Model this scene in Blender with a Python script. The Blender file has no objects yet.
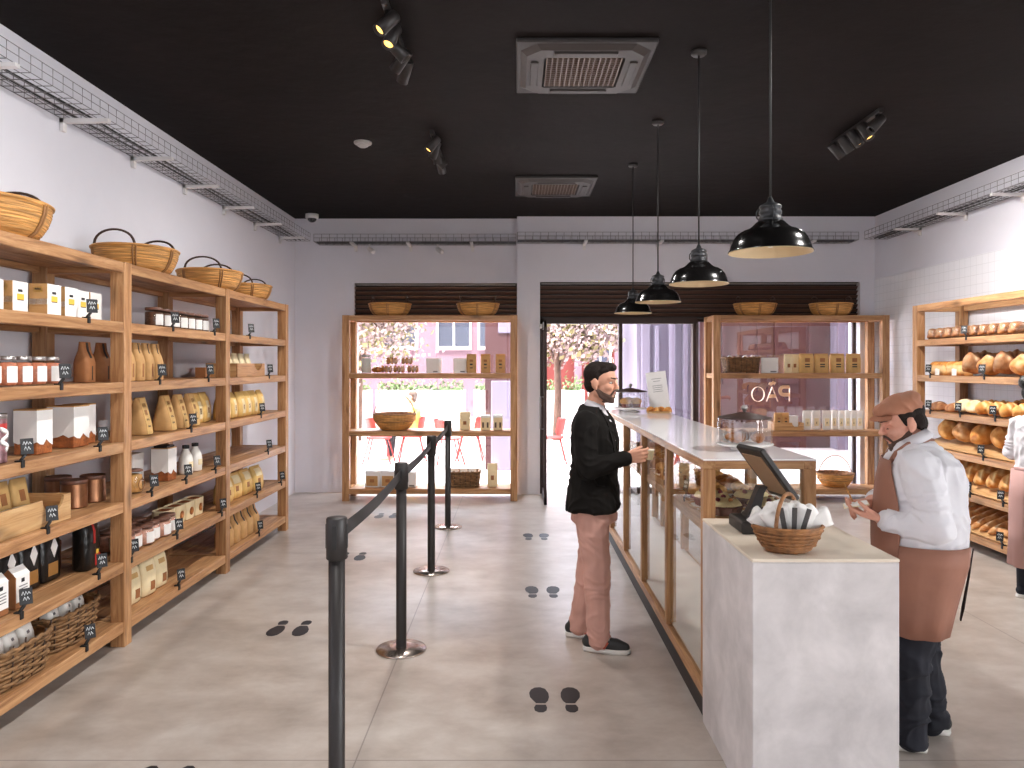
import bpy, bmesh, math, random
from mathutils import Vector, Matrix, Euler, noise
random.seed(7)
PI = math.pi
S = bpy.context.scene
COL = S.collection

# ------------------------------------------------------------------ helpers
def at(px, py, Y):
    """a point of the place from a pixel of the photograph and its distance"""
    return Vector(((px - 516) * Y / 750.0, Y, 1.75 - (py - 365) * Y / 750.0))

def rot2(x, y, a):
    return (x * math.cos(a) - y * math.sin(a), x * math.sin(a) + y * math.cos(a))

class G:
    """collects geometry that becomes ONE mesh object"""
    def __init__(s):
        s.v = []; s.f = []; s.m = []; s.sm = []; s.c = None
    def add(s, vs, fs, mi=0, smooth=False):
        b = len(s.v)
        s.v.extend([tuple(p) for p in vs])
        for f in fs:
            s.f.append(tuple(b + i for i in f)); s.m.append(mi); s.sm.append(smooth)
        return s
    def box(s, lo, hi, b=0.0, mi=0, M=None):
        (x0, y0, z0), (x1, y1, z1) = lo, hi
        b = min(b, (x1 - x0) * .45, (y1 - y0) * .45, (z1 - z0) * .45)
        if b <= 0:
            vs = [(x0,y0,z0),(x1,y0,z0),(x1,y1,z0),(x0,y1,z0),(x0,y0,z1),(x1,y0,z1),(x1,y1,z1),(x0,y1,z1)]
            fs = [(3,2,1,0),(4,5,6,7),(0,1,5,4),(1,2,6,5),(2,3,7,6),(3,0,4,7)]
        else:
            vs = []; idx = {}
            for ix, x in enumerate((x0, x1)):
                for iy, y in enumerate((y0, y1)):
                    for iz, z in enumerate((z0, z1)):
                        sx, sy, sz = 1 - 2*ix, 1 - 2*iy, 1 - 2*iz
                        for a in range(3):
                            p = [x + sx*b, y + sy*b, z + sz*b]
                            p[a] = (x, y, z)[a]
                            idx[(ix,iy,iz,a)] = len(vs); vs.append(tuple(p))
            fs = []
            def q(*k): fs.append(tuple(idx[i] for i in k))
            for i in (0, 1):
                f = [(i,0,0,0),(i,1,0,0),(i,1,1,0),(i,0,1,0)]; q(*(f if i else f[::-1]))
                f = [(0,i,0,1),(0,i,1,1),(1,i,1,1),(1,i,0,1)]; q(*(f if i else f[::-1]))
                f = [(0,0,i,2),(1,0,i,2),(1,1,i,2),(0,1,i,2)]; q(*(f if i else f[::-1]))
            for i in (0, 1):
                for j in (0, 1):
                    f = [(i,j,0,0),(i,j,1,0),(i,j,1,1),(i,j,0,1)]; q(*(f if i == j else f[::-1]))
                    f = [(i,0,j,0),(i,1,j,0),(i,1,j,2),(i,0,j,2)]; q(*(f if i != j else f[::-1]))
                    f = [(0,i,j,1),(1,i,j,1),(1,i,j,2),(0,i,j,2)]; q(*(f if i == j else f[::-1]))
                    for k in (0, 1):
                        f = [(i,j,k,0),(i,j,k,1),(i,j,k,2)]; q(*(f if (i+j+k) % 2 == 1 else f[::-1]))
        if M is not None: vs = [M @ Vector(p) for p in vs]
        return s.add(vs, fs, mi)
    def cbox(s, c, d, b=0.0, mi=0, M=None):
        return s.box([c[i]-d[i]/2 for i in range(3)], [c[i]+d[i]/2 for i in range(3)], b, mi, M)
    def rings(s, R, cap0=True, cap1=True, mi=0, smooth=True, closed=True):
        """loft through rings (lists of equally many points, counter-clockwise seen from the end)"""
        n = len(R[0]); vs = [p for r in R for p in r]; fs = []
        for i in range(len(R) - 1):
            for j in range(n if closed else n - 1):
                k = (j + 1) % n
                fs.append((i*n+j, i*n+k, (i+1)*n+k, (i+1)*n+j))
        s.add(vs, fs, mi, smooth)
        b = len(s.v) - len(vs)
        if cap0: s.f.append(tuple(b + j for j in range(n))[::-1]); s.m.append(mi); s.sm.append(False)
        if cap1: s.f.append(tuple(b + (len(R)-1)*n + j for j in range(n))); s.m.append(mi); s.sm.append(False)
        return s
    def lathe(s, prof, n=24, c=(0,0,0), sx=1, sy=1, mi=0, cap0=True, cap1=True, smooth=True):
        R = [[(c[0] + r*sx*math.cos(2*PI*j/n), c[1] + r*sy*math.sin(2*PI*j/n), c[2] + z) for j in range(n)] for r, z in prof]
        return s.rings(R, cap0, cap1, mi, smooth)
    def tube(s, pts, r, n=8, mi=0, closed=False, caps=True, flat=1.0):
        pts = [Vector(p) for p in pts]; m = len(pts); R = []; up = None
        for i in range(m):
            if closed: t = pts[(i+1) % m] - pts[i-1]
            else: t = pts[min(i+1, m-1)] - pts[max(i-1, 0)]
            t = t.normalized() if t.length > 1e-9 else Vector((0,0,1))
            if up is None: up = Vector((0,0,1)) if abs(t.z) < .9 else Vector((0,1,0))
            a = up - t*up.dot(t)
            if a.length < 1e-6: a = t.orthogonal()
            a.normalize(); up = a; b = t.cross(a)
            rr = r[i] if isinstance(r, (list, tuple)) else r
            R.append([pts[i] + a*rr*math.cos(2*PI*j/n) + b*rr*flat*math.sin(2*PI*j/n) for j in range(n)])
        if closed: return s.rings(R + [R[0]], False, False, mi)
        return s.rings(R, caps, caps, mi)
    def ell(s, c, r, R=None, n=16, m=10, mi=0):
        c = Vector(c); rr = []
        for i in range(m + 1):
            t = -PI/2 + PI*i/m
            t = max(-PI/2+.02, min(PI/2-.02, t))
            row = []
            for j in range(n):
                p = Vector((r[0]*math.cos(t)*math.cos(2*PI*j/n), r[1]*math.cos(t)*math.sin(2*PI*j/n), r[2]*math.sin(t)))
                if R is not None: p = R @ p
                row.append(c + p)
            rr.append(row)
        return s.rings(rr, True, True, mi)
    def cap(s, p0, r0, p1, r1, flat=1.0, side=None, n=12, mi=0):
        """tapered capsule; flat squeezes it across `side`"""
        p0, p1 = Vector(p0), Vector(p1); t = p1 - p0; L = t.length; t.normalize()
        a = Vector(side) if side is not None else t.orthogonal()
        a = a - t*a.dot(t); a.normalize(); b = t.cross(a); R = []
        for k in range(5):
            th = -PI/2 + .08 + (PI/2-.08)*k/4
            R.append([p0 + t*(r0*math.sin(th)) + (a*flat*math.cos(2*PI*j/n) + b*math.sin(2*PI*j/n))*r0*math.cos(th) for j in range(n)])
        for k in range(5):
            th = (PI/2-.08)*k/4
            R.append([p1 + t*(r1*math.sin(th)) + (a*flat*math.cos(2*PI*j/n) + b*math.sin(2*PI*j/n))*r1*math.cos(th) for j in range(n)])
        return s.rings(R, True, True, mi)
    def chain(s, pts, rs, **k):
        for i in range(len(pts)-1): s.cap(pts[i], rs[i], pts[i+1], rs[i+1], **k)
        return s
    def extrude(s, poly, y0, y1, mi=0, plane='xz'):
        """prism of a polygon"""
        n = len(poly)
        if plane == 'xz': P = lambda a, b, t: (a, t, b)
        elif plane == 'xy': P = lambda a, b, t: (a, b, t)
        else: P = lambda a, b, t: (t, a, b)
        vs = [P(a, b, y0) for a, b in poly] + [P(a, b, y1) for a, b in poly]
        fs = [tuple(range(n)), tuple(range(2*n-1, n-1, -1))] + [(j, n+j, n+(j+1)%n, (j+1)%n) for j in range(n)]
        return s.add(vs, fs, mi)
    def xf(s, M):
        s.v = [tuple(M @ Vector(p)) for p in s.v]; return s
    def mesh(s, name):
        me = bpy.data.meshes.new(name)
        me.from_pydata(s.v, [], s.f)
        me.polygons.foreach_set('material_index', s.m)
        me.polygons.foreach_set('use_smooth', s.sm)
        if s.c is not None:
            ca = me.color_attributes.new('tone', 'FLOAT_COLOR', 'POINT')
            for i, t in enumerate(s.c): ca.data[i].color = (t, t, t, 1)
        me.update()
        return me

def clean(me):
    bm = bmesh.new(); bm.from_mesh(me)
    bmesh.ops.recalc_face_normals(bm, faces=bm.faces[:])
    bm.to_mesh(me); bm.free()

def obj(name, g, mats, parent=None, fix=True):
    me = g if isinstance(g, bpy.types.Mesh) else g.mesh(name)
    if fix: clean(me)
    if not isinstance(mats, (list, tuple)): mats = [mats]
    if not me.materials:
        for m in mats: me.materials.append(M[m] if isinstance(m, str) else m)
    o = bpy.data.objects.new(name, me); COL.objects.link(o)
    if parent is not None: o.parent = parent
    return o

def tag(o, label=None, cat=None, group=None, kind=None):
    for k, v in (('label', label), ('category', cat), ('group', group), ('kind', kind)):
        if v: o[k] = v
    return o

def thing(name, label, cat, loc=(0,0,0), rz=0, group=None, rot=None):
    o = bpy.data.objects.new(name, None); COL.objects.link(o)
    o.empty_display_size = .05
    o.location = loc; o.rotation_euler = rot if rot is not None else (0,0,rz)
    return tag(o, label, cat, group)

def struct(name, g, mats, parent=None):
    o = obj(name, g, mats, parent)
    if parent is None: o['kind'] = 'structure'
    return o

def copy_tree(o, parent=None):
    c = o.copy(); COL.objects.link(c)
    if parent is not None: c.parent = parent
    for ch in list(o.children): copy_tree(ch, c)
    return c

PROTO = {}
def place(key, make, label, cat, loc, rz=0, group=None, scale=None, rot=None):
    """first call builds the kind, later calls copy it with its parts"""
    if key not in PROTO:
        o = make(); PROTO[key] = o
    else:
        o = copy_tree(PROTO[key])
    o.location = loc; o.rotation_euler = rot if rot is not None else (0,0,rz)
    o.scale = (1,1,1) if scale is None else (scale if isinstance(scale, (tuple, list)) else (scale,)*3)
    for k in ('group',):
        if k in o: del o[k]
    return tag(o, label, cat, group)

def root(name):
    o = bpy.data.objects.new(name, None); COL.objects.link(o); o.empty_display_size = .05
    return o

ORD = ['first','second','third','fourth','fifth','sixth','seventh','eighth','ninth','tenth','eleventh','twelfth']

# ------------------------------------------------------------------ materials
M = {}
def nt(name):
    m = bpy.data.materials.new(name); m.use_nodes = True
    n = m.node_tree; n.nodes.clear()
    out = n.nodes.new('ShaderNodeOutputMaterial')
    M[name] = m
    return m, n, out
def N(n, t, **k):
    x = n.nodes.new(t)
    for a, v in k.items():
        if a in x.inputs: x.inputs[a].default_value = v
        else: setattr(x, a, v)
    return x
def C(h):
    """sRGB 0..255 -> linear"""
    def l(c):
        c /= 255.0
        return c/12.92 if c <= .04045 else ((c+.055)/1.055)**2.4
    return tuple(l(c) for c in h) + (1,)
def ramp(n, stops):
    r = n.nodes.new('ShaderNodeValToRGB'); e = r.color_ramp.elements
    while len(e) > 1: e.remove(e[-1])
    e[0].position, e[0].color = stops[0]
    for p, c in stops[1:]:
        k = e.new(p); k.color = c
    return r
def principled(n, out, rough=.5, metal=0, spec=.5, **k):
    b = N(n, 'ShaderNodeBsdfPrincipled')
    b.inputs['Roughness'].default_value = rough
    b.inputs['Metallic'].default_value = metal
    b.inputs['Specular IOR Level'].default_value = spec
    n.links.new(b.outputs[0], out.inputs[0])
    return b
def mat(name, rgb, rough=.5, metal=0, spec=.5, var=0, vscale=8, bump=0, bscale=60, emit=None, sheen=0, stretch=(1,1,1), rand=0):
    """colour with a soft procedural variation and bump"""
    m, n, out = nt(name)
    b = principled(n, out, rough, metal, spec)
    c = C(rgb); b.inputs['Base Color'].default_value = c
    if sheen: b.inputs['Sheen Weight'].default_value = sheen
    tc = N(n, 'ShaderNodeTexCoord'); mp = N(n, 'ShaderNodeMapping'); mp.inputs['Scale'].default_value = stretch
    n.links.new(tc.outputs['Object'], mp.inputs[0])
    if var or rand:
        last = None
        if var:
            t = N(n, 'ShaderNodeTexNoise', Scale=vscale, Detail=4.0); n.links.new(mp.outputs[0], t.inputs['Vector'])
            lo = tuple(x*(1-var) for x in c[:3])+(1,); hi = tuple(min(1, x*(1+var)) for x in c[:3])+(1,)
            r = ramp(n, [(.3, lo), (.7, hi)]); n.links.new(t.outputs[0], r.inputs[0]); last = r.outputs[0]
        if rand:
            oi = N(n, 'ShaderNodeObjectInfo'); hs = N(n, 'ShaderNodeHueSaturation')
            mr = N(n, 'ShaderNodeMapRange'); mr.inputs['To Min'].default_value = 1-rand; mr.inputs['To Max'].default_value = 1+rand
            n.links.new(oi.outputs['Random'], mr.inputs[0]); n.links.new(mr.outputs[0], hs.inputs['Value'])
            if last: n.links.new(last, hs.inputs['Color'])
            else: hs.inputs['Color'].default_value = c
            last = hs.outputs[0]
        n.links.new(last, b.inputs['Base Color'])
    if bump:
        t2 = N(n, 'ShaderNodeTexNoise', Scale=bscale, Detail=3.0); n.links.new(mp.outputs[0], t2.inputs['Vector'])
        bp = N(n, 'ShaderNodeBump', Strength=bump, Distance=.01); n.links.new(t2.outputs[0], bp.inputs['Height'])
        n.links.new(bp.outputs[0], b.inputs['Normal'])
    if emit:
        b.inputs['Emission Color'].default_value = C(emit[0]); b.inputs['Emission Strength'].default_value = emit[1]
    return m
def wood(name, axis, dark, mid, light, rough=.45):
    m, n, out = nt(name)
    b = principled(n, out, rough, 0, .35)
    tc = N(n, 'ShaderNodeTexCoord'); oi = N(n, 'ShaderNodeObjectInfo')
    off = N(n, 'ShaderNodeVectorMath', operation='SCALE'); off.inputs[0].default_value = (13, 7, 19)
    n.links.new(oi.outputs['Random'], off.inputs['Scale'])
    ad = N(n, 'ShaderNodeVectorMath', operation='ADD')
    n.links.new(tc.outputs['Object'], ad.inputs[0]); n.links.new(off.outputs[0], ad.inputs[1])
    mp = N(n, 'ShaderNodeMapping'); sc = [16, 16, 16]; sc['xyz'.index(axis)] = 1.2
    mp.inputs['Scale'].default_value = sc; n.links.new(ad.outputs[0], mp.inputs[0])
    t = N(n, 'ShaderNodeTexNoise', Scale=1.5, Detail=9.0, Distortion=1.1, Roughness=.66); n.links.new(mp.outputs[0], t.inputs['Vector'])
    r = ramp(n, [(.26, C(dark)), (.47, C(mid)), (.70, C(light))]); n.links.new(t.outputs[0], r.inputs[0])
    # knots
    mk = N(n, 'ShaderNodeMapping'); sk = [9, 9, 9]; sk['xyz'.index(axis)] = 3.2
    mk.inputs['Scale'].default_value = sk; n.links.new(ad.outputs[0], mk.inputs[0])
    vo = N(n, 'ShaderNodeTexVoronoi', Scale=.55); n.links.new(mk.outputs[0], vo.inputs['Vector'])
    kr = ramp(n, [(.05, (.25,.25,.25,1)), (.2, (1,1,1,1))]); n.links.new(vo.outputs['Distance'], kr.inputs[0])
    mx = N(n, 'ShaderNodeMix', data_type='RGBA', blend_type='MULTIPLY'); mx.inputs['Factor'].default_value = .55
    mx.inputs['Factor'].default_value = .75; n.links.new(r.outputs[0], mx.inputs['A']); n.links.new(kr.outputs[0], mx.inputs['B'])
    hs = N(n, 'ShaderNodeHueSaturation'); mr = N(n, 'ShaderNodeMapRange'); mr.inputs['To Min'].default_value = .86; mr.inputs['To Max'].default_value = 1.12
    n.links.new(oi.outputs['Random'], mr.inputs[0]); n.links.new(mr.outputs[0], hs.inputs['Value']); n.links.new(mx.outputs['Result'], hs.inputs['Color'])
    n.links.new(hs.outputs[0], b.inputs['Base Color'])
    bp = N(n, 'ShaderNodeBump', Strength=.12, Distance=.004); n.links.new(t.outputs[0], bp.inputs['Height']); n.links.new(bp.outputs[0], b.inputs['Normal'])
for ax in 'xyz':
    wood('wood_'+ax, ax, (102, 66, 40), (168, 122, 82), (200, 158, 114))
    wood('pine_'+ax, ax, (150, 104, 62), (200, 156, 106), (222, 186, 138))
mat('kraft', (196, 152, 98), .75, var=.1, vscale=20, rand=.06)
mat('kraft_brown', (150, 98, 58), .75, var=.12, vscale=20, rand=.08)
mat('kraft_gold', (204, 166, 106), .7, var=.12, vscale=16, rand=.07)
mat('cream', (236, 220, 180), .7, var=.06, vscale=20, rand=.04)
mat('yellow_pouch', (224, 186, 112), .55, var=.14, vscale=14, rand=.05)
mat('white_card', (240, 238, 236), .6, var=.03, vscale=10)
mat('white_paper', (236, 232, 226), .75, var=.05, vscale=14, bump=.25, bscale=30)
mat('black_card', (26, 26, 30), .6)
mat('black_foil', (20, 18, 18), .28, bump=.5, bscale=25)
mat('red_print', (176, 44, 40), .5)
mat('yellow_print', (236, 190, 74), .6)
mat('gold_foil', (196, 146, 82), .35, metal=.4)
mat('chalk', (232, 236, 240), .8)
mat('biscuit', (150, 84, 40), .8, var=.35, vscale=40, bump=.5, bscale=80)
mat('jam', (206, 124, 92), .3, var=.35, vscale=30)
mat('jam_pale', (206, 150, 128), .35, var=.3, vscale=40)
mat('cocoa', (98, 62, 44), .5, var=.4, vscale=40)
mat('tin_copper', (150, 104, 74), .3, metal=.75, var=.25, vscale=14)
mat('tin_print', (120, 84, 88), .35, metal=.1, var=.7, vscale=28)
mat('lid_brown', (112, 76, 62), .45, var=.3, vscale=40)
mat('lid_steel', (176, 170, 168), .3, metal=.8)
mat('milk', (242, 240, 234), .35)
mat('detector', (176, 172, 170), .6)
mat('black_metal', (40, 36, 35), .45, spec=.4)
mat('black_gloss', (14, 13, 13), .18, spec=.6)
mat('black_matt', (22, 20, 20), .6)
mat('dark_frame', (54, 36, 31), .5, spec=.4)
mat('shutter', (84, 60, 50), .4)
mat('grey_metal', (124, 121, 123), .45, metal=.5)
mat('socket_grey', (40, 41, 44), .4, metal=.3)
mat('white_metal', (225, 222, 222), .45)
mat('steel', (186, 172, 162), .22, metal=.95, var=.12, vscale=5)
mat('shade_inside', (214, 190, 150), .5)
mat('ac_panel', (50, 43, 41), .55)
mat('ac_dark', (36, 31, 30), .6)
mat('grille', (88, 68, 55), .5, metal=.3)
mat('lamp_lens', (255, 214, 150), .4, emit=((255, 196, 104), 2.6))
mat('belt', (48, 44, 44), .7)
mat('floor_print', (28, 26, 30), .5)
mat('wicker_gold', (196, 142, 78), .6, var=.5, vscale=7, bump=1.0, bscale=9, stretch=(1,1,16))
mat('wicker_brown', (138, 92, 52), .6, var=.45, vscale=30, bump=.4, bscale=60)
mat('wicker_dark', (132, 98, 64), .65, var=.5, vscale=26, bump=.4, bscale=60)
mat('cane_dark', (62, 40, 28), .5)
mat('cane', (150, 106, 62), .55, var=.2)
mat('linen', (232, 228, 224), .85, var=.05, vscale=6, bump=.3, bscale=40)
mat('screen_back', (150, 118, 90), .5, var=.06)
mat('skin', (206, 152, 126), .5, spec=.35, var=.08, vscale=18)
mat('skin_rosy', (216, 158, 136), .5, spec=.35, var=.09, vscale=18)
mat('lips', (168, 96, 84), .5)
mat('hair_dark', (34, 25, 21), .75, spec=.2, bump=.6, bscale=140, stretch=(1,1,.3))
mat('hair_black', (20, 17, 18), .4, bump=.5, bscale=120)
mat('beard', (88, 64, 53), .75, bump=.8, bscale=220, var=.25, vscale=120)
mat('eye_white', (190, 178, 168), .25)
mat('iris', (40, 28, 22), .2)
mat('jacket', (21, 18, 16), .9, spec=.2, bump=.35, bscale=9, var=.12, vscale=5)
mat('chinos', (204, 156, 142), .85, bump=.5, bscale=10, var=.08, vscale=9, stretch=(1,1,.5))
mat('shirt_grey', (206, 202, 206), .8, bump=.3, bscale=14)
mat('shirt_white', (220, 217, 221), .8, bump=.55, bscale=11, var=.03, vscale=10)
mat('apron', (148, 101, 82), .7, bump=.4, bscale=8, var=.08, vscale=6)
mat('apron_light', (186, 146, 140), .75, bump=.3, bscale=8)
mat('cap_fabric', (166, 112, 86), .8, bump=.5, bscale=18, var=.1, vscale=10)
mat('denim', (23, 24, 34), .85, bump=.3, bscale=12, var=.2, vscale=8)
mat('shoe_dark', (44, 44, 44), .6)
mat('shoe_sole', (226, 222, 216), .6)
mat('shoe_red', (190, 92, 72), .6)
mat('blossom', (156, 137, 135), .8, var=.12, vscale=1.5)
mat('leaf_young', (122, 114, 76), .75, var=.2, vscale=2)
mat('shrub', (90, 110, 66), .75, var=.3, vscale=6)
mat('bark', (92, 70, 60), .9, var=.3, bump=.6)
mat('planter', (236, 234, 232), .7)
mat('pavement', (206, 198, 196), .85, var=.06, vscale=2)
mat('facade_pink', (118, 90, 102), .85, var=.05, vscale=1)
mat('facade_red', (104, 42, 39), .85, var=.1, vscale=1)
mat('facade_maroon', (62, 26, 27), .8, var=.1, vscale=1)
mat('facade_lilac', (108, 99, 116), .8, var=.06, vscale=1)
mat('window_grey', (62, 66, 80), .25, spec=.6)
mat('red_paint', (140, 26, 20), .45)
mat('yellow_shirt', (190, 158, 84), .8)
mat('grey_hair', (84, 66, 56), .7)
mat('sign_letter', (238, 214, 190), .6)
mat('crumb_cream', (236, 214, 164), .7, var=.12, vscale=30, bump=.4, bscale=60)
mat('tart_case', (116, 52, 44), .6, var=.2, vscale=40)
mat('glaze_brown', (172, 106, 50), .35, var=.35, vscale=20, bump=.3, bscale=40)
mat('muffin', (206, 150, 84), .7, var=.3, vscale=30, bump=.5, bscale=50)
mat('berry', (120, 34, 50), .3)
mat('porcelain', (240, 238, 236), .2)
mat('deck_white', (226, 214, 206), .35)

def wall_mat(name, rgb, tile=False, amp=.03, bump=.15, spec=.3, rough=.55, nscale=1.1):
    m, n, out = nt(name)
    b = principled(n, out, rough if not tile else .3, 0, spec)
    tc = N(n, 'ShaderNodeTexCoord'); t = N(n, 'ShaderNodeTexNoise', Scale=nscale, Detail=7.0, Distortion=.3, Roughness=.6)
    n.links.new(tc.outputs['Object'], t.inputs['Vector']); c = C(rgb)
    r = ramp(n, [(.3, tuple(x*(1-amp) for x in c[:3])+(1,)), (.7, tuple(x*(1+amp) for x in c[:3])+(1,))])
    n.links.new(t.outputs[0], r.inputs[0])
    if tile:
        sp = N(n, 'ShaderNodeSeparateXYZ'); n.links.new(tc.outputs['Object'], sp.inputs[0])
        cb = N(n, 'ShaderNodeCombineXYZ'); n.links.new(sp.outputs['Y'], cb.inputs['X']); n.links.new(sp.outputs['Z'], cb.inputs['Y'])
        br = N(n, 'ShaderNodeTexBrick', Scale=1.0); br.offset = 0; br.inputs['Brick Width'].default_value = .1; br.inputs['Row Height'].default_value = .1
        br.inputs['Mortar Size'].default_value = .0022; br.inputs['Color1'].default_value = c; br.inputs['Color2'].default_value = tuple(x*.985 for x in c[:3])+(1,)
        br.inputs['Mortar'].default_value = tuple(x*.8 for x in c[:3])+(1,)
        n.links.new(cb.outputs[0], br.inputs['Vector']); n.links.new(br.outputs['Color'], b.inputs['Base Color'])
    else:
        n.links.new(r.outputs[0], b.inputs['Base Color'])
        t2 = N(n, 'ShaderNodeTexNoise', Scale=7.0, Detail=6.0); n.links.new(tc.outputs['Object'], t2.inputs['Vector'])
        bp = N(n, 'ShaderNodeBump', Strength=bump, Distance=.02); n.links.new(t2.outputs[0], bp.inputs['Height']); n.links.new(bp.outputs[0], b.inputs['Normal'])
wall_mat('plaster', (224, 223, 231))
wall_mat('tiles', (236, 236, 241), tile=True)
wall_mat('ceiling_dark', (25, 20, 19), amp=.25, bump=.3, spec=.06, rough=.7)
wall_mat('microcement', (200, 194, 193), amp=.2, bump=.1, nscale=4.2)
wall_mat('microcement_top', (218, 204, 186), amp=.06, bump=.1, nscale=4.2)

def floor_mat():
    m, n, out = nt('concrete_floor')
    b = principled(n, out, .42, 0, .55)
    tc = N(n, 'ShaderNodeTexCoord')
    t = N(n, 'ShaderNodeTexNoise', Scale=1.1, Detail=7.0, Distortion=.3); n.links.new(tc.outputs['Object'], t.inputs['Vector'])
    mp = N(n, 'ShaderNodeMapping'); mp.inputs['Scale'].default_value = (1, 1.35, 1); n.links.new(tc.outputs['Object'], mp.inputs[0])
    t2 = N(n, 'ShaderNodeTexNoise', Scale=3.2, Detail=8.0, Distortion=.15, Roughness=.62); n.links.new(mp.outputs[0], t2.inputs['Vector'])
    mx = N(n, 'ShaderNodeMix', data_type='FLOAT'); mx.inputs['Factor'].default_value = .55
    n.links.new(t.outputs[0], mx.inputs['A']); n.links.new(t2.outputs[0], mx.inputs['B'])
    r = ramp(n, [(.3, C((148, 135, 124))), (.5, C((179, 168, 159))), (.7, C((204, 197, 190)))]); n.links.new(mx.outputs['Result'], r.inputs[0])
    # saw cut joints, a grid 3.66 m by 3.9 m
    sp = N(n, 'ShaderNodeSeparateXYZ'); n.links.new(tc.outputs['Object'], sp.inputs[0])
    lines = []
    for ax, p0, pitch in (('X', -.709, 3.9), ('Y', 3.32, 3.66)):
        a = N(n, 'ShaderNodeMath', operation='SUBTRACT'); n.links.new(sp.outputs[ax], a.inputs[0]); a.inputs[1].default_value = p0
        w = N(n, 'ShaderNodeMath', operation='PINGPONG'); n.links.new(a.outputs[0], w.inputs[0]); w.inputs[1].default_value = pitch/2
        l = N(n, 'ShaderNodeMath', operation='LESS_THAN'); n.links.new(w.outputs[0], l.inputs[0]); l.inputs[1].default_value = .0035
        lines.append(l)
    mm = N(n, 'ShaderNodeMath', operation='MAXIMUM'); n.links.new(lines[0].outputs[0], mm.inputs[0]); n.links.new(lines[1].outputs[0], mm.inputs[1])
    ml = N(n, 'ShaderNodeMath', operation='MULTIPLY'); n.links.new(mm.outputs[0], ml.inputs[0]); ml.inputs[1].default_value = .55
    m2 = N(n, 'ShaderNodeMix', data_type='RGBA'); n.links.new(ml.outputs[0], m2.inputs['Factor']); n.links.new(r.outputs[0], m2.inputs['A']); m2.inputs['B'].default_value = C((96, 86, 80))
    n.links.new(m2.outputs['Result'], b.inputs['Base Color'])
    b.inputs['Roughness'].default_value = .3
floor_mat()

def glass_mat(name, tint, ior=1.5, rough=0.0):
    m, n, out = nt(name)
    tr = N(n, 'ShaderNodeBsdfTransparent'); tr.inputs[0].default_value = tint
    gl = N(n, 'ShaderNodeBsdfGlossy'); gl.inputs['Roughness'].default_value = rough
    fr = N(n, 'ShaderNodeFresnel', IOR=ior); ge = N(n, 'ShaderNodeNewGeometry')
    inv = N(n, 'ShaderNodeMath', operation='SUBTRACT'); inv.inputs[0].default_value = 1; n.links.new(ge.outputs['Backfacing'], inv.inputs[1])
    mu = N(n, 'ShaderNodeMath', operation='MULTIPLY'); n.links.new(fr.outputs[0], mu.inputs[0]); n.links.new(inv.outputs[0], mu.inputs[1])
    mx = N(n, 'ShaderNodeMixShader'); n.links.new(mu.outputs[0], mx.inputs[0]); n.links.new(tr.outputs[0], mx.inputs[1]); n.links.new(gl.outputs[0], mx.inputs[2])
    n.links.new(mx.outputs[0], out.inputs[0])
glass_mat('pane_glass', (.97, .98, .98, 1), 1.7)
glass_mat('pane_glass_shiny', (.95, .95, .96, 1), 2.3)
glass_mat('case_glass', (.96, .98, .97, 1), 1.75)
glass_mat('jar_glass', (.9, .92, .92, 1), 1.6)
mat('counter_top', (240, 237, 238), .06, spec=.9)
glass_mat('dome_glass', (.84, .85, .86, 1), 2.6, .03)
glass_mat('film', (.9, .88, .88, 1), 2.4, .22)

def bread_mat(name, dark, mid, light, flour):
    m, n, out = nt(name)
    b = principled(n, out, .6, 0, .35)
    tc = N(n, 'ShaderNodeTexCoord'); oi = N(n, 'ShaderNodeObjectInfo')
    ad = N(n, 'ShaderNodeVectorMath', operation='ADD'); n.links.new(tc.outputs['Object'], ad.inputs[0]); n.links.new(oi.outputs['Random'], ad.inputs[1])
    t = N(n, 'ShaderNodeTexNoise', Scale=14.0, Detail=5.0); n.links.new(ad.outputs[0], t.inputs['Vector'])
    r = ramp(n, [(.3, C(dark)), (.5, C(mid)), (.75, C(light))]); n.links.new(t.outputs[0], r.inputs[0])
    at_ = N(n, 'ShaderNodeAttribute', attribute_name='tone')
    mx = N(n, 'ShaderNodeMix', data_type='RGBA'); n.links.new(at_.outputs['Fac'], mx.inputs['Factor']); n.links.new(r.outputs[0], mx.inputs['A']); mx.inputs['B'].default_value = C(flour)
    n.links.new(mx.outputs['Result'], b.inputs['Base Color'])
    bp = N(n, 'ShaderNodeBump', Strength=.4, Distance=.01); n.links.new(t.outputs[0], bp.inputs['Height']); n.links.new(bp.outputs[0], b.inputs['Normal'])
bread_mat('crust_gold', (150, 80, 32), (206, 136, 62), (232, 182, 110), (244, 214, 156))
bread_mat('crust_dark', (98, 50, 26), (156, 96, 54), (200, 146, 96), (232, 202, 164))
bread_mat('crust_pale', (214, 166, 104), (232, 196, 140), (240, 216, 170), (246, 234, 206))
bread_mat('crust_rustic', (136, 74, 34), (194, 130, 70), (224, 178, 120), (242, 224, 190))
SPOT_W, SKY_FRONT, SKY_SIDE, SKY_REAR, SUN_W, EXPO = 82, 22.0, 22.0, 1.2, 13.0, 0.0
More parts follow.
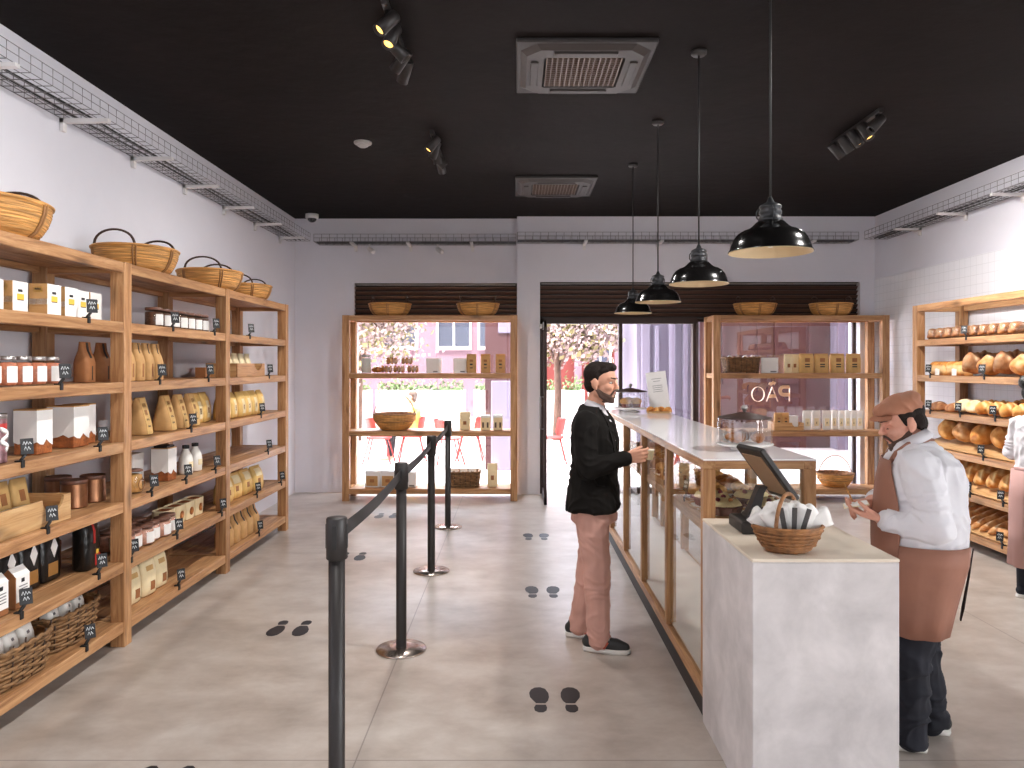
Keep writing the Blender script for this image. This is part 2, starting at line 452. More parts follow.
# ------------------------------------------------------------------ the room
XL, XR, YB, YR, YN, ZC = -3.035, 4.86, 10.3, 10.15, -3.6, 3.76
ZO = 2.876                      # head of the openings
g = G(); g.box((XL-.2, YN-.2, -.12), (XR+.2, 10.5, 0)); struct('floor', g, 'concrete_floor')
g = G(); g.box((XL-.2, YN-.2, ZC), (XR+.2, 10.5, ZC+.3)); struct('ceiling', g, 'ceiling_dark')
def side_wall(name, x0, x1, ya, yb):
    g = G(); g.box((x0, yb, 0), (x1, 10.5, ZC)); g.box((x0, YN-.2, 0), (x1, ya, ZC)); g.box((x0, ya, 0), (x1, yb, .35)); g.box((x0, ya, 3.25), (x1, yb, ZC)); struct(name, g, 'plaster')
def fill_window(name, x, ya, yb):
    o = thing(name, None, None, (x, (ya+yb)/2, .35)); o['kind'] = 'structure'; W = (yb-ya)/2
    g = G()
    for y in (-W+.03, -W/3, W/3, W-.03): g.box((-.03, y-.03, 0), (.03, y+.03, 2.9), .004)
    g.box((-.03, -W, 0), (.03, W, .06)); g.box((-.03, -W, 2.84), (.03, W, 2.9)); obj('window_frame', g, 'dark_frame', o)
    g = G(); g.box((-.004, -W+.06, .06), (.004, W-.06, 2.84)); obj('glass', g, 'pane_glass', o)
g = G(); g.box((XL-.2, YN-.2, 0), (XL, 10.5, ZC)); struct('wall_left', g, 'plaster')
side_wall('wall_right', XR, XR+.2, -3.2, 2.2); fill_window('fill_window_4', XR+.1, -3.2, 2.2)  # window added out of view to throw daylight onto the left rack
g = G(); g.box((XR-.012, 2.4, 0), (XR, 10.15, 2.907), .002); struct('wall_right_tiling', g, 'tiles')
g = G()
g.box((XL, YB, 0), (-2.225, 10.5, ZC)); g.box((-2.225, YB, ZO), (.014, 10.5, ZC))
g.box((.014, YR, 0), (.325, 10.5, ZC)); g.box((.325, YR, ZO), (4.655, 10.5, ZC)); g.box((4.655, YR, 0), (XR, 10.5, ZC))
struct('wall_back', g, 'plaster')
g = G()      # the wall behind the camera with its wide shop window
g.box((XL, YN-.2, 0), (-2.6, YN, ZC)); g.box((4.4, YN-.2, 0), (XR, YN, ZC)); g.box((-2.6, YN-.2, 3.45), (4.4, YN, ZC))
struct('wall_front', g, 'plaster')
w3 = thing('window_3', None, None, (.9, YN-.1, 0)); w3['kind'] = 'structure'
g = G()
for x in (-3.5, -1.17, 1.17, 3.5): g.box((x-.03, -.03, 0), (x+.03, .03, 3.45), .004)
g.box((-3.5, -.03, 0), (3.5, .03, .06)); g.box((-3.5, -.03, 3.39), (3.5, .03, 3.45))
obj('window_frame', g, 'dark_frame', w3)
g = G()
for x0, x1 in ((-3.47, -1.2), (-1.14, 1.14), (1.2, 3.47)): g.box((x0, -.005, .06), (x1, .005, 3.39))
obj('glass', g, 'pane_glass', w3)

def shutter(name, x0, x1, y):
    o = thing(name, None, None, ((x0+x1)/2, y, 2.40)); o['kind'] = 'structure'
    W = (x1-x0)/2; g = G()
    for i in range(7):
        z = .012 + i*.062
        g.extrude([(.024, z), (.030, z+.004), (-.004, z+.044), (-.012, z+.040)], -W, W, plane='yz')
    obj('slat', g, 'shutter', o)
    g = G(); g.box((-W, -.02, .466), (W, .03, .476)); g.box((-W, -.03, -.02), (W, .03, .004), .003)
    g.box((-W, .034, -.01), (W, .04, .47))
    obj('frame', g, 'black_matt', o)
    g = G(); g.box((-W+.02, -.014, .452), (W-.02, .0, .457)); obj('light_gap_strip', g, 'white_metal', o)  # pale strip painted in as the line of daylight leaking above the slats
    return o
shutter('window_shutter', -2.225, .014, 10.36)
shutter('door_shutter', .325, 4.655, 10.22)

def glazing(name, x0, x1, y, z1, posts=(), fm='dark_frame', fw=.04, gm='pane_glass'):
    o = thing(name, None, None, ((x0+x1)/2, y, 0)); o['kind'] = 'structure'
    cx = (x0+x1)/2; g = G()
    for x in (x0+fw/2, x1-fw/2) + tuple(posts): g.box((x-cx-fw/2, -.03, 0), (x-cx+fw/2, .03, z1), .004)
    g.box((x0-cx, -.03, 0), (x1-cx, .03, .05), .004); g.box((x0-cx, -.03, z1-.06), (x1-cx, .03, z1), .004)
    obj('window_frame', g, fm, o)
    xs = [x0] + sorted(posts) + [x1]; g = G()
    for a, b in zip(xs[:-1], xs[1:]): g.box((a-cx+fw/2, -.004, .05), (b-cx-fw/2, .004, z1-.06))
    obj('glass', g, gm, o)
    return o
w1 = glazing('window_1', -2.225, .014, 10.42, 2.40, fm='white_metal', fw=.03)
w2 = glazing('window_2', 2.46, 4.655, 10.3, 2.40, fm='dark_frame', gm='pane_glass_shiny')
dr = thing('door_1', None, None, (.325, 10.25, 0)); dr['kind'] = 'structure'
g = G()
g.box((0, -.06, 0), (.055, .06, 2.40), .004); g.box((0, -.06, 2.31), (2.135, .06, 2.40), .004)
g.box((1.075, -.05, 0), (1.125, .05, 2.31), .004); g.box((2.08, -.06, 0), (2.135, .06, 2.31), .004)
g.box((1.125, -.05, 0), (2.08, .05, .08), .004)
obj('door_frame', g, 'dark_frame', dr)
g = G(); g.box((1.125, -.004, .08), (2.08, .004, 2.31)); obj('glass', g, 'pane_glass', dr)
lf = thing('door_leaf', None, None, (.03, -.08, 0)); lf.parent = dr; lf.rotation_euler = (0, 0, 0)
g = G()
for y0, y1 in ((-.85, -.78), (-.07, 0)): g.box((-.008, y0, .01), (.03, y1, 2.3), .004)
g.box((-.008, -.85, .01), (.03, 0, .1), .004); g.box((-.008, -.85, 2.22), (.03, 0, 2.3), .004)
obj('leaf_frame', g, 'dark_frame', lf)
g = G(); g.box((.008, -.78, .1), (.016, -.07, 2.22)); obj('glass', g, 'pane_glass', lf)
g = G(); g.tube([(-.01, -.8, .95), (-.05, -.8, .95), (-.05, -.8, 1.35), (-.01, -.8, 1.35)], .01); obj('handle', g, 'grey_metal', lf)
g = G(); g.box((-.045, -.3, 2.24), (-.009, -.08, 2.29), .004); obj('closer', g, 'white_metal', lf)

# lettering on the outer face of the window, read from the street, so reversed in here
sg = thing('window_lettering', 'cream bread shop lettering on the window glass, seen reversed from inside', 'lettering', (3.52, 10.286, 1.25))
def stroke(g, poly, t=.025):
    g.tube([(x, 0, z) for x, z in poly], t, n=6, flat=.12)
def letter(name, polys, x):
    g = G()
    for p in polys: stroke(g, [(-(x + a*.17), b*.2) for a, b in p])
    obj(name, g, 'sign_letter', sg)
arc = lambda cx, cz, rx, rz, a0, a1, n=14: [(cx + rx*math.cos(math.radians(a0+(a1-a0)*i/n)), cz + rz*math.sin(math.radians(a0+(a1-a0)*i/n))) for i in range(n+1)]
letter('letter_p', [[(0,0),(0,1)], [(0,1),(.45,1)] + arc(.45,.73,.3,.27,90,-90) + [(0,.46)]], -.23)
letter('letter_a', [[(0,0),(.45,1),(.9,0)], [(.17,.36),(.73,.36)], [(.2,1.2),(.35,1.29),(.55,1.18),(.7,1.27)]], -.07)
letter('letter_o', [arc(.5,.5,.5,.5,0,360,24)], .115)

# ------------------------------------------------------------------ shelving racks
LV = [2.387 - .3715*k for k in range(7)]      # tops of the boards
def rack(name, label, loc, rz, bays, bayw, depth, levels, group=None, open_top=False, slopes=()):
    o = thing(name, label, 'shelving', loc, rz, group)
    PW, T = .09, .066
    xs = [i*bayw for i in range(bays+1)]
    for x in xs:
        for y0 in (0, depth-PW):
            g = G(); g.box((x, y0, 0), (x+PW, y0+PW, LV[0]-.001 if open_top or True else 0), .004); obj('post', g, 'wood_z', o)
    for i in range(bays):
        x0, x1 = xs[i]+PW, xs[i+1]
        for z in levels:
            top = z == levels[0]
            g = G(); g.box((x0, 0.004, z-T), (x1, .045, z), .004); obj('front_rail', g, 'wood_x', o)
            g = G(); g.box((x0, depth-.05, z-T), (x1, depth-.01, z-.004), .004); obj('back_rail', g, 'wood_x', o)
            if open_top and top: continue
            g = G(); n = 4; w = (depth-.05-.045)/n
            for k in range(n): g.box((x0, .045+k*w+.001, z-.03), (x1, .045+(k+1)*w-.002, z-.003), .002)
            obj('shelf_board', g, 'wood_x', o)
    for x in xs:
        for z in levels:
            g = G(); g.box((x+.01, PW, z-T), (x+PW-.01, depth-PW, z-.001), .003); obj('side_rail', g, 'wood_y', o)
    if not open_top:     # the boards of the top run over the posts
        for i in range(bays+1):
            g = G(); g.box((xs[i], -.002, LV[0]-.004), (xs[i]+PW, depth, LV[0]+.002), .001); obj('post_cap', g, 'wood_y', o)
    for z, s in slopes:
        for i in range(bays):
            g = G(); a = math.radians(s)
            Mx = Matrix.Translation((0, .03, z+.006)) @ Matrix.Rotation(a, 4, 'X')
            g.box((xs[i]+PW+.01, 0, 0), (xs[i+1]-.01, (depth-.1)/math.cos(a), .012), .002, M=Mx); obj('slanted_board', g, 'pine_x', o)
    return o
RX = -2.425
rack('shelving_rack', 'long honey wood shelving rack of several bays along the left wall', (RX, 3.015, 0), PI/2, 3, 1.63, .575, LV)
rack('shelving_rack', 'low-stocked wooden shelving rack before the left window of the back wall', (-2.232, 9.62, 0), 0, 1, 2.16, .5, [LV[0], LV[2], LV[4], LV[6]])
rack('shelving_rack', 'wooden shelving rack before the right window with lettering on its glass', (2.53, 9.6, 0), 0, 1, 2.165, .5, [LV[0], LV[2], LV[4], LV[6]])
rack('bread_rack', 'wooden bread rack with open top against the white tiled right wall', (4.28, 8.10, 0), -PI/2, 1, 1.95, .55, LV, open_top=True, slopes=((LV[4], 16), (LV[5], 24), (LV[6], 20)))

# ------------------------------------------------------------------ cable trays
def tray(name, label, p0, p1, inward, brackets):
    """wire mesh tray between two points, its far side towards `inward`"""
    o = thing(name, label, 'cable tray', p0)
    d = Vector(p1) - Vector(p0); L = d.length; d.normalize(); w = Vector(inward).normalized()
    P = lambda a, b, c: d*a + w*b + Vector((0,0,c))
    g = G(); W, H = .3, .1; r = .0028
    for b, c in ((0,H),(0,H/2),(0,0),(.06,0),(.12,0),(.18,0),(.24,0),(W,0),(W,H/2),(W,H)):
        g.tube([P(0,b,c), P(L,b,c)], r, n=4, caps=False)
    k = int(L/.1)
    for i in range(k+1):
        a = i*L/k
        g.tube([P(a,0,H), P(a,0,0), P(a,W,0), P(a,W,H)], r, n=4, caps=False)
    obj('wire_mesh', g, 'grey_metal', o)
    g = G()      # two cables lying in the tray
    for b in (.1, .17): g.tube([P(a*L/10, b+.015*math.sin(a*1.7+b*30), .012) for a in range(11)], .008, n=6)
    obj('cable', g, 'black_matt', o)
    for a in brackets:
        g = G(); c = P(a, 0, 0)
        vs = [P(a-.02, 0.0, -.004), P(a+.02, 0.0, -.004), P(a+.02, .32, -.004), P(a-.02, .32, -.004)]
        lo = [v - Vector((0,0,.03 if i < 2 else .022)) for i, v in enumerate(vs)]
        g.add(vs+lo, [(0,1,2,3),(7,6,5,4),(0,4,5,1),(1,5,6,2),(2,6,7,3),(3,7,4,0)])
        v2 = [P(a-.02, 0, -.09), P(a+.02, 0, -.09), P(a+.02, .025, -.09), P(a-.02, .025, -.09)]
        u2 = [v + Vector((0,0,.085)) for v in v2]
        g.add(u2+v2, [(0,1,2,3),(7,6,5,4),(0,4,5,1),(1,5,6,2),(2,6,7,3),(3,7,4,0)])
        obj('bracket', g, 'white_metal', o)
    return o
tray('cable_tray', 'galvanised wire cable tray on brackets high on the left wall', (XL+.004, 0, 3.395), (XL+.004, 9.95, 3.395), (1,0,0), [.4+.92*i for i in range(11)])
tray('cable_tray', 'wire cable tray high on the back wall, left of the wall step', (XL+.34, YB-.004, 3.395), (.0, YB-.004, 3.395), (0,-1,0), [.5, 1.25, 2.1])
tray('cable_tray', 'wire cable tray high on the back wall above the shop door', (.02, YR-.004, 3.395), (4.5, YR-.004, 3.395), (0,-1,0), [.9, 1.9, 2.9, 3.9])
tray('cable_tray', 'galvanised wire cable tray on brackets high on the right wall', (XR-.004, 0, 3.395), (XR-.004, 9.8, 3.395), (-1,0,0), [.72+.92*i for i in range(10)])

# ------------------------------------------------------------------ ceiling fittings
def cassette():
    o = root('air_conditioner')
    g = G(); g.box((-.44, -.44, -.03), (.44, .44, 0), .008); obj('outer_frame', g, 'ac_dark', o)
    g = G(); c = .14; q = .40
    for z0, q0 in ((-.05, q),):
        octa = lambda s, cc: [(-s+cc,-s),(s-cc,-s),(s,-s+cc),(s,s-cc),(s-cc,s),(-s+cc,s),(-s,s-cc),(-s,-s+cc)]
        r0 = [(x, y, -.03) for x, y in octa(.41, .1)]; r1 = [(x, y, -.055) for x, y in octa(.37, .09)]
        r2 = [(x, y, -.055) for x, y in octa(.26, .02)]; r3 = [(x, y, -.03) for x, y in octa(.25, .02)]
        g.rings([r0, r1, r2, r3], False, True, smooth=False)
    obj('panel', g, 'ac_panel', o)
    g = G()
    for i in range(15):
        t = -.24 + i*.48/14
        g.box((t-.004, -.245, -.05), (t+.004, .245, -.036)); g.box((-.245, t-.004, -.048), (.245, t+.004, -.034))
    obj('grille', g, 'grille', o)
    for k in range(4):
        g = G(); a = k*PI/2
        g.box((-.2, -.345, -.066), (.2, -.295, -.056), .003); g.xf(Matrix.Rotation(a, 4, 'Z')); obj('flap', g, 'ac_panel', o)
    return o
place('ac', cassette, 'square ceiling air conditioner cassette nearest the camera', 'air conditioner', (.44, 5.03, ZC-.0005))
place('ac', cassette, 'square ceiling air conditioner cassette near the back wall', 'air conditioner', (.43, 8.38, ZC-.0005))

def pendant():
    o = root('pendant_lamp')       # origin at the ceiling
    g = G(); g.lathe([(.0,-.03),(.04,-.03),(.05,-.02),(.05,0)], 24); obj('ceiling_rose', g, 'black_metal', o)
    g = G(); g.tube([(0,0,-.03),(0,0,-1.26)], .0055, n=6); obj('cord', g, 'black_matt', o)
    g = G(); g.lathe([(.006,-1.235),(.011,-1.245),(.018,-1.262),(.044,-1.274),(.05,-1.28),(.05,-1.288),(.045,-1.291),(.051,-1.305),(.051,-1.315),(.046,-1.318),(.049,-1.334),(.055,-1.337),(.055,-1.347),(.05,-1.35)], 24)
    obj('lamp_holder', g, 'socket_grey', o)
    for k in range(3):
        a = k*2*PI/3+.4; g = G(); g.tube([(.05*math.cos(a), .05*math.sin(a), -1.285), (.064*math.cos(a), .064*math.sin(a), -1.30), (.064*math.cos(a), .064*math.sin(a), -1.325), (.05*math.cos(a), .05*math.sin(a), -1.342)], .0035, n=5); obj('clip', g, 'socket_grey', o)
    pr = [(.045,-1.345),(.062,-1.352),(.082,-1.372),(.098,-1.384),(.122,-1.392),(.145,-1.406),(.163,-1.428),(.175,-1.455),(.181,-1.478),(.189,-1.487),(.189,-1.491)]
    g = G(); g.lathe(pr, 48, cap0=False, cap1=False); obj('lamp_shade', g, 'black_gloss', o)
    pi = [(r-.003, z-.003) for r, z in pr[:-1]] + [(.187, -1.4935)]
    s = o.children[-1]
    g = G(); g.lathe(pi[::-1], 48, cap0=False, cap1=False); obj('shade_lining', g, 'shade_inside', s)
    g = G(); g.ell((0,0,-1.43), (.03,.03,.04)); obj('bulb', g, 'white_card', o)
    return o
for i, (y, l) in enumerate(((3.45,'black dome pendant lamp hanging nearest the camera, over the pale plinth'), (4.8,'second black dome pendant lamp from the camera, over the glass counter'), (6.18,'third black dome pendant lamp from the camera, over the glass counter'), (7.5,'farthest and lowest-looking of the four black dome pendant lamps'))):
    place('pend', pendant, l, 'pendant lamp', (1.17, y, ZC-.0005), 0)

def spot_track(label, x, y0, y1, heads, k=1, cone=150):
    o = thing('spotlight_track', label, 'spotlight', (x, (y0+y1)/2, ZC))
    L = (y1-y0)/2
    g = G(); g.box((-.018, -L, -.035), (.018, L, -.0005), .003); obj('track_bar', g, 'black_metal', o)
    for i, (dx, dy, dz, on) in enumerate(heads):
        t = -L + .08 + i*(2*L-.16)/(len(heads)-1)
        d = Vector((dx, dy, dz)).normalized(); p = Vector((0, t, -.105))
        h = root('spot_head'); h.parent = o; h.location = p
        g = G(); g.tube([(0,0,.07),(0,0,.0)], .011, n=8); obj('stem', g, 'black_metal', h)
        q = d.to_track_quat('-Z', 'Y').to_matrix().to_4x4()
        g = G(); g.lathe([(.0,.075),(.036,.075),(.038,.07),(.038,-.075),(.034,-.075),(.03,-.05),(0,-.05)], 20); g.xf(q)
        obj('housing', g, 'black_metal', h)
        g = G(); g.lathe([(0,-.051),(.029,-.051),(.029,-.058),(0,-.060)], 16); g.xf(q); obj('lens', g, 'lamp_lens' if on else 'black_gloss', h)
        if on:
            ld = bpy.data.lights.new('spot_lamp', 'SPOT'); ld.energy = SPOT_W*k; ld.spot_size = math.radians(cone); ld.spot_blend = 1.0
            ld.color = (1, .965, .93); ld.shadow_soft_size = .05
            lo = bpy.data.objects.new('spot_lamp', ld); COL.objects.link(lo)
            lo.location = Vector((x, (y0+y1)/2, ZC)) + p + d*.09; lo.rotation_euler = d.to_track_quat('-Z', 'Y').to_euler()
    return o

H1 = [(-.7,-.45,-.9,1), (-.3,-.5,-1,1), (.9,.2,-.95,1), (-.9,.7,-.9,0), (-.5,.9,-.9,0)]
H2 = [(-.6,-.3,-.9,1), (-.4,.25,-1,1), (.1,.27,-.9,1), (.9,.1,-.9,1), (.2,.9,-.9,0)]
spot_track('black ceiling spotlight track nearest the camera, over the queue lane', -.72, 4.1, 4.95, H1)
spot_track('black ceiling spotlight track farther back, near the smoke detector', -.72, 6.4, 7.25, H2, 1.3)
spot_track('black ceiling spotlight track on the right, over the staff aisle', 2.85, 5.85, 6.75, [(-.9,-.2,-1,0), (.4,-.4,-1,1), (.5,-.3,-1,1), (.6,-.1,-1,1), (.85,.1,-.9,1)], 2.0, 140)

H4 = [(-.9,-.2,-.8,1), (-.8,.3,-.9,1), (.1,-.5,-1,0), (.5,.3,-1,1), (.2,.9,-.9,0)]  # unseen track, added above the frame to brighten the walls
spot_track('added out-of-view spotlight track over the entrance side, nearer the rear window', -.72, 1.6, 2.45, H4)
H5 = [(-.9,.12,-.62,1), (-.9,.32,-.62,1), (-.9,.5,-.6,1), (-.8,.7,-.6,1), (.8,.3,-.9,0)]  # unseen track, added to light the left rack from across the room
spot_track('added out-of-view spotlight track over the staff side, beside the pay plinth', 2.85, 3.3, 4.15, H5, 1.6, 75)

o = thing('smoke_detector', 'small white round smoke detector on the dark ceiling', 'smoke detector', (-1.38, 6.76, ZC))
g = G(); g.lathe([(0,-.02),(.075,-.02),(.08,-.012),(.08,-.0005)], 28); obj('base', g, 'detector', o)
g = G(); g.lathe([(.0,-.05),(.03,-.048),(.05,-.036),(.055,-.021)], 24); obj('sensor', g, 'detector', o)
o = thing('security_camera', 'white dome security camera on the ceiling by the left back corner', 'camera', (-2.72, 10.0, ZC))
g = G(); g.lathe([(.07,-.06),(.085,-.05),(.085,-.0005)], 28); obj('housing', g, 'white_card', o)
g = G(); g.ell((0,0,-.06), (.06,.06,.05)); obj('dome', g, 'black_gloss', o)
for x, y0, lb in ((-1.98, YB, 'small white spotlight under the back wall tray, nearer the left corner'), (-1.06, YB, 'small white spotlight under the back wall tray, nearer the wall step')):
    o = thing('wall_spot', lb, 'spotlight', (x, y0-.17, 3.38))
    g = G(); g.tube([(0,0,0),(0,0,-.05)], .008); obj('stem', g, 'white_metal', o)
    g = G(); g.cap((0,0,-.06), .03, (.06,-.07,-.11), .034); obj('head', g, 'white_metal', o)

# ------------------------------------------------------------------ queue barriers
def barrier():
    o = root('queue_barrier')
    g = G(); g.lathe([(.153,0),(.155,.004),(.15,.012),(.05,.02),(0.0,.02)], 48); obj('base', g, 'steel', o)
    g = G(); g.lathe([(.032,.02),(.032,1.0)], 24, cap0=False); obj('post', g, 'black_metal', o)
    g = G(); g.lathe([(.034,.985),(.041,.99),(.041,1.145),(.038,1.15),(0,1.15)], 28); obj('head', g, 'black_metal', o)
    h = o.children[-1]
    for k in range(4):
        g = G(); a = k*PI/2; g.box((.039, -.009, 1.03), (.0425, .009, 1.125), .001); g.xf(Matrix.Rotation(a, 4, 'Z')); obj('belt_slot', g, 'black_matt', h)
    return o
BY = [2.95, 4.61, 6.36, 8.09]; BX = [-.705, -.705, -.718, -.735]
for i, l in enumerate(('nearest black queue barrier post, its base below the picture edge', 'second black queue barrier post on a round steel base', 'third black queue barrier post on a round steel base', 'farthest black queue barrier post, before the window shelves')):
    b = place('barrier', barrier, l, 'queue barrier', (BX[i], BY[i], .0005))
for i in range(3):      # each belt is a part of the post it is pulled from
    p = bpy.data.objects[['queue_barrier','queue_barrier.001','queue_barrier.002'][i]]
    g = G(); d = BY[i+1]-BY[i]; dx = BX[i+1]-BX[i]; zs = 1.078
    n = 10; R = []
    for k in range(n+1):
        t = k/n; y = .043 + (d-.086)*t; z = zs - .02*math.sin(PI*t); x = dx*t
        R.append([(x-.0015, y, z-.03), (x+.0015, y, z-.03), (x+.0015, y, z+.03), (x-.0015, y, z+.03)])
    g.rings(R, smooth=False); obj('belt', g, 'belt', p)

# ------------------------------------------------------------------ footprints on the floor
def footprint(side):
    def mk():
        o = root('floor_footprint')
        sole = [(-.045,.05),(-.052,.09),(-.05,.14),(-.035,.19),(-.008,.21),(.022,.205),(.042,.18),(.052,.14),(.048,.09),(.034,.055),(.018,.02),(-.03,.02)]
        heel = [(-.032,0.0),(.02,0.0),(.03,-.03),(.027,-.062),(.008,-.083),(-.016,-.083),(-.033,-.062),(-.037,-.03)]
        g = G(); g.extrude([(x*side, y-.06) for x, y in sole], 0, .0012, plane='xy'); obj('sole', g, 'floor_print', o)
        g = G(); g.extrude([(x*side, y-.06) for x, y in heel], 0, .0012, plane='xy'); obj('heel', g, 'floor_print', o)
        return o
    return mk
lanes = [(.205, [3.92, 5.78, 7.64], 0, 'queue lane beside the counter'), (-1.5, [3.13, 4.99, 6.86, 8.71], PI, 'lane along the left rack')]
for lx, ys, rz, nm in lanes:
    for i, y in enumerate(ys):
        for s in (-1, 1):
            place('print%d' % (s if rz == 0 else -s), footprint(s if rz == 0 else -s), '%s black shoe print of the %s pair from the camera, %s' % ('left' if s < 0 else 'right', ORD[i], nm), 'floor marking', (lx + s*.083, y, .0006), rz, 'black shoe prints marking the queue')

# ------------------------------------------------------------------ glass display counter
o = thing('display_counter', 'long glass display counter with honey wood frame down the shop', 'counter', (0,0,0))
X0, X1, Y0, Y1, ZT = .925, 1.482, 3.70, 7.86, 1.285
ys = [3.70, 4.61, 5.52, 6.43, 7.34, 7.80]
P = .06
g = G(); g.box((X0+.006, Y0+.006, 0), (X1-.006, Y1-.006, .10)); obj('plinth', g, 'ac_dark', o)
for x in (X0, X1-P):
    for y in ys:
        g = G(); g.box((x, y, .155), (x+P*.75 if x == X0 else x+P, y+P, ZT-.05), .003) if 0 else g.box((x, y, .155), (x+P, y+P, ZT-.05), .003); obj('post', g, 'wood_z', o)
    for z0, z1 in ((.10, .155), (ZT-.05, ZT-.008)):
        g = G(); g.box((x, Y0, z0), (x+P, Y1, z1), .003); obj('long_rail', g, 'wood_y', o)
for y in (Y0, Y1-P):
    for z0, z1 in ((.10, .155), (ZT-.05, ZT-.008)):
        g = G(); g.box((X0+P, y, z0), (X1-P, y+P, z1), .003); obj('cross_rail', g, 'wood_x', o)
g = G(); g.box((X0-.002, Y0-.002, ZT-.008), (X1+.002, Y1+.002, ZT), .002); obj('glass_top', g, 'counter_top', o)
for i in range(len(ys)-1):
    for x in (X0+.022, X1-.03):
        g = G(); g.box((x, ys[i]+P, .155), (x+.008, ys[i+1], ZT-.05)); obj('glass_pane', g, 'case_glass', o)
g = G(); g.box((X0+P, Y0+.02, .155), (X1-P, Y0+.028, ZT-.05)); obj('glass_pane', g, 'case_glass', o)
g = G(); g.box((X0+.035, Y0+.03, .925), (X1-.035, Y1-.03, .95), .003); obj('upper_deck', g, 'wood_y', o)
for x in (X0+.035, X1-.06):
    g = G(); g.box((x, Y0+.06, .895), (x+.025, Y1-.06, .925), .002); obj('deck_rail', g, 'wood_y', o)
g = G(); g.box((X0+.035, Y0+.03, .155), (X1-.035, Y1-.03, .17), .003); obj('lower_deck', g, 'deck_white', o)

# ------------------------------------------------------------------ pay plinth
o = thing('pay_plinth', 'pale microcement pay plinth standing at the front of the counter', 'plinth', (.915, 2.905, 0))
g = G(); g.box((0, 0, 0), (.571, .775, .985), .004); obj('body', g, 'microcement', o)
g = G(); g.box((-.001, -.001, .985), (.572, .776, .998), .003); obj('top_slab', g, 'microcement_top', o)
# ------------------------------------------------------------------ goods: builders (front faces -Y)
def srect(w, d, z, n=20, e=5.0, cy=0):
    """rounded rectangle ring"""
    R = []
    for j in range(n):
        a = 2*PI*j/n + PI/n; c, s_ = math.cos(a), math.sin(a)
        k = (abs(c)**e + abs(s_)**e)**(-1/e)
        R.append((w/2*c*k, d/2*s_*k + cy, z))
    return R

def bag(name, w, d, h, prof, m, marks=(), fold=None, e=6.0):
    """a filled paper bag: prof = (height, width, depth) fractions; marks are printed fields on its front"""
    def mk():
        o = root(name)
        rnd = random.Random(hash(name) & 255)
        g = G(); R = []
        for z, a, b in prof: R.append(srect(w*a, d*b, h*z, 20, e))
        g.rings(R, True, True, smooth=True); obj('bag_body', g, m, o)
        def yf(z):
            z /= h
            for (z0, a0, b0), (z1, a1, b1) in zip(prof[:-1], prof[1:]):
                if z0 <= z <= z1:
                    t = (z-z0)/max(1e-6, z1-z0); return -d/2*(b0+(b1-b0)*t)
            return -d/2*prof[-1][2]
        for nm, mm, x0, x1, z0, z1 in marks:
            g = G(); n = 6; f = []; b = []
            zs = [h*(z0+(z1-z0)*k/n) for k in range(n+1)]
            zs = sorted(set(zs + [h*p[0] for p in prof if z0 < p[0] < z1]))
            for z in zs:
                y = yf(z)
                f.append([(w/2*x0, y-.0016, z), (w/2*x1, y-.0016, z), (w/2*x1, y+.0005, z), (w/2*x0, y+.0005, z)])
            g.rings(f, smooth=False); obj(nm, g, mm, o)
        if fold:
            g = G(); zt = h*prof[-1][0]; ww = w*prof[-1][1]
            g.box((-ww/2, -d*prof[-1][2]/2-.004, zt-.018), (ww/2, d*prof[-1][2]/2+.004, zt+.004), .002); obj('folded_top', g, fold, o)
        return o
    return mk
WEDGE = [(0,.96,.96),(.02,1,1),(.3,1,.86),(.7,1,.48),(1,1,.14)]
GABLE = [(0,.96,.96),(.02,1,1),(.48,1,1),(.62,.98,.8),(.78,.96,.42),(1,.96,.24)]
PILLOW = [(0,.9,.7),(.04,.97,.92),(.25,1,1),(.55,1,.92),(.8,.98,.6),(.93,.97,.22),(1,.99,.06)]
BLOCK = [(0,.95,.95),(.03,1,1),(.75,1,.98),(.88,.99,.7),(1,.98,.15)]
bag_wedge = bag('paper_bag', .17, .15, .255, WEDGE, 'kraft', [('label','kraft_gold',-.62,.62,.02,.97),('print','black_card',-.3,.3,.2,.25),('print','black_card',-.3,.3,.38,.43),('print','kraft_brown',-.3,.3,.52,.66),('print','kraft_brown',-.36,.36,.74,.84)])
bag_gable = bag('paper_bag', .12, .10, .255, GABLE, 'kraft', [('strip','black_card',-.12,.12,.72,.985),('print','kraft_brown',-.16,.16,.1,.45)])
bag_gable_dark = bag('paper_bag', .10, .095, .245, GABLE, 'kraft_brown', [('strip','black_card',-.2,.2,.6,.985),('print','black_card',-.08,.08,.06,.4)])
bag_coffee = bag('coffee_bag', .17, .10, .275, BLOCK, 'black_foil', [('print','gold_foil',-.5,.55,.1,.36)], fold='black_card')
bag_cream = bag('cream_bag', .17, .11, .25, PILLOW, 'cream', [('print','kraft_brown',-.05,.6,.12,.34),('print','kraft_gold',-.5,.5,.62,.74)])
bag_yellow = bag('pasta_bag', .14, .11, .215, PILLOW, 'yellow_pouch', [('label','cream',-.35,.35,.15,.72),('print','kraft_brown',-.2,.2,.3,.5)])
bag_white = bag('white_bag', .13, .10, .2, PILLOW, 'white_paper', [('print','grey_metal',-.3,.1,.62,.7)])
bag_red = bag('coffee_bag', .15, .10, .30, BLOCK, 'black_foil', [('stripe','red_print',-.1,.16,.5,.98),('print','red_print',.1,.8,.05,.28),('seal','yellow_print',.25,.6,.22,.36)], fold='black_card')
bag_kraft_small = bag('paper_bag', .12, .10, .235, WEDGE, 'kraft_gold', [('print','black_card',-.3,.3,.16,.21),('print','kraft_brown',-.35,.35,.5,.75)])
bag_kraft_flat = bag('paper_bag', .12, .09, .24, BLOCK, 'kraft', [('print','black_card',-.3,.3,.42,.5),('print','kraft_brown',-.35,.35,.6,.72),('print','black_card',-.3,.3,.25,.3)], fold='kraft')
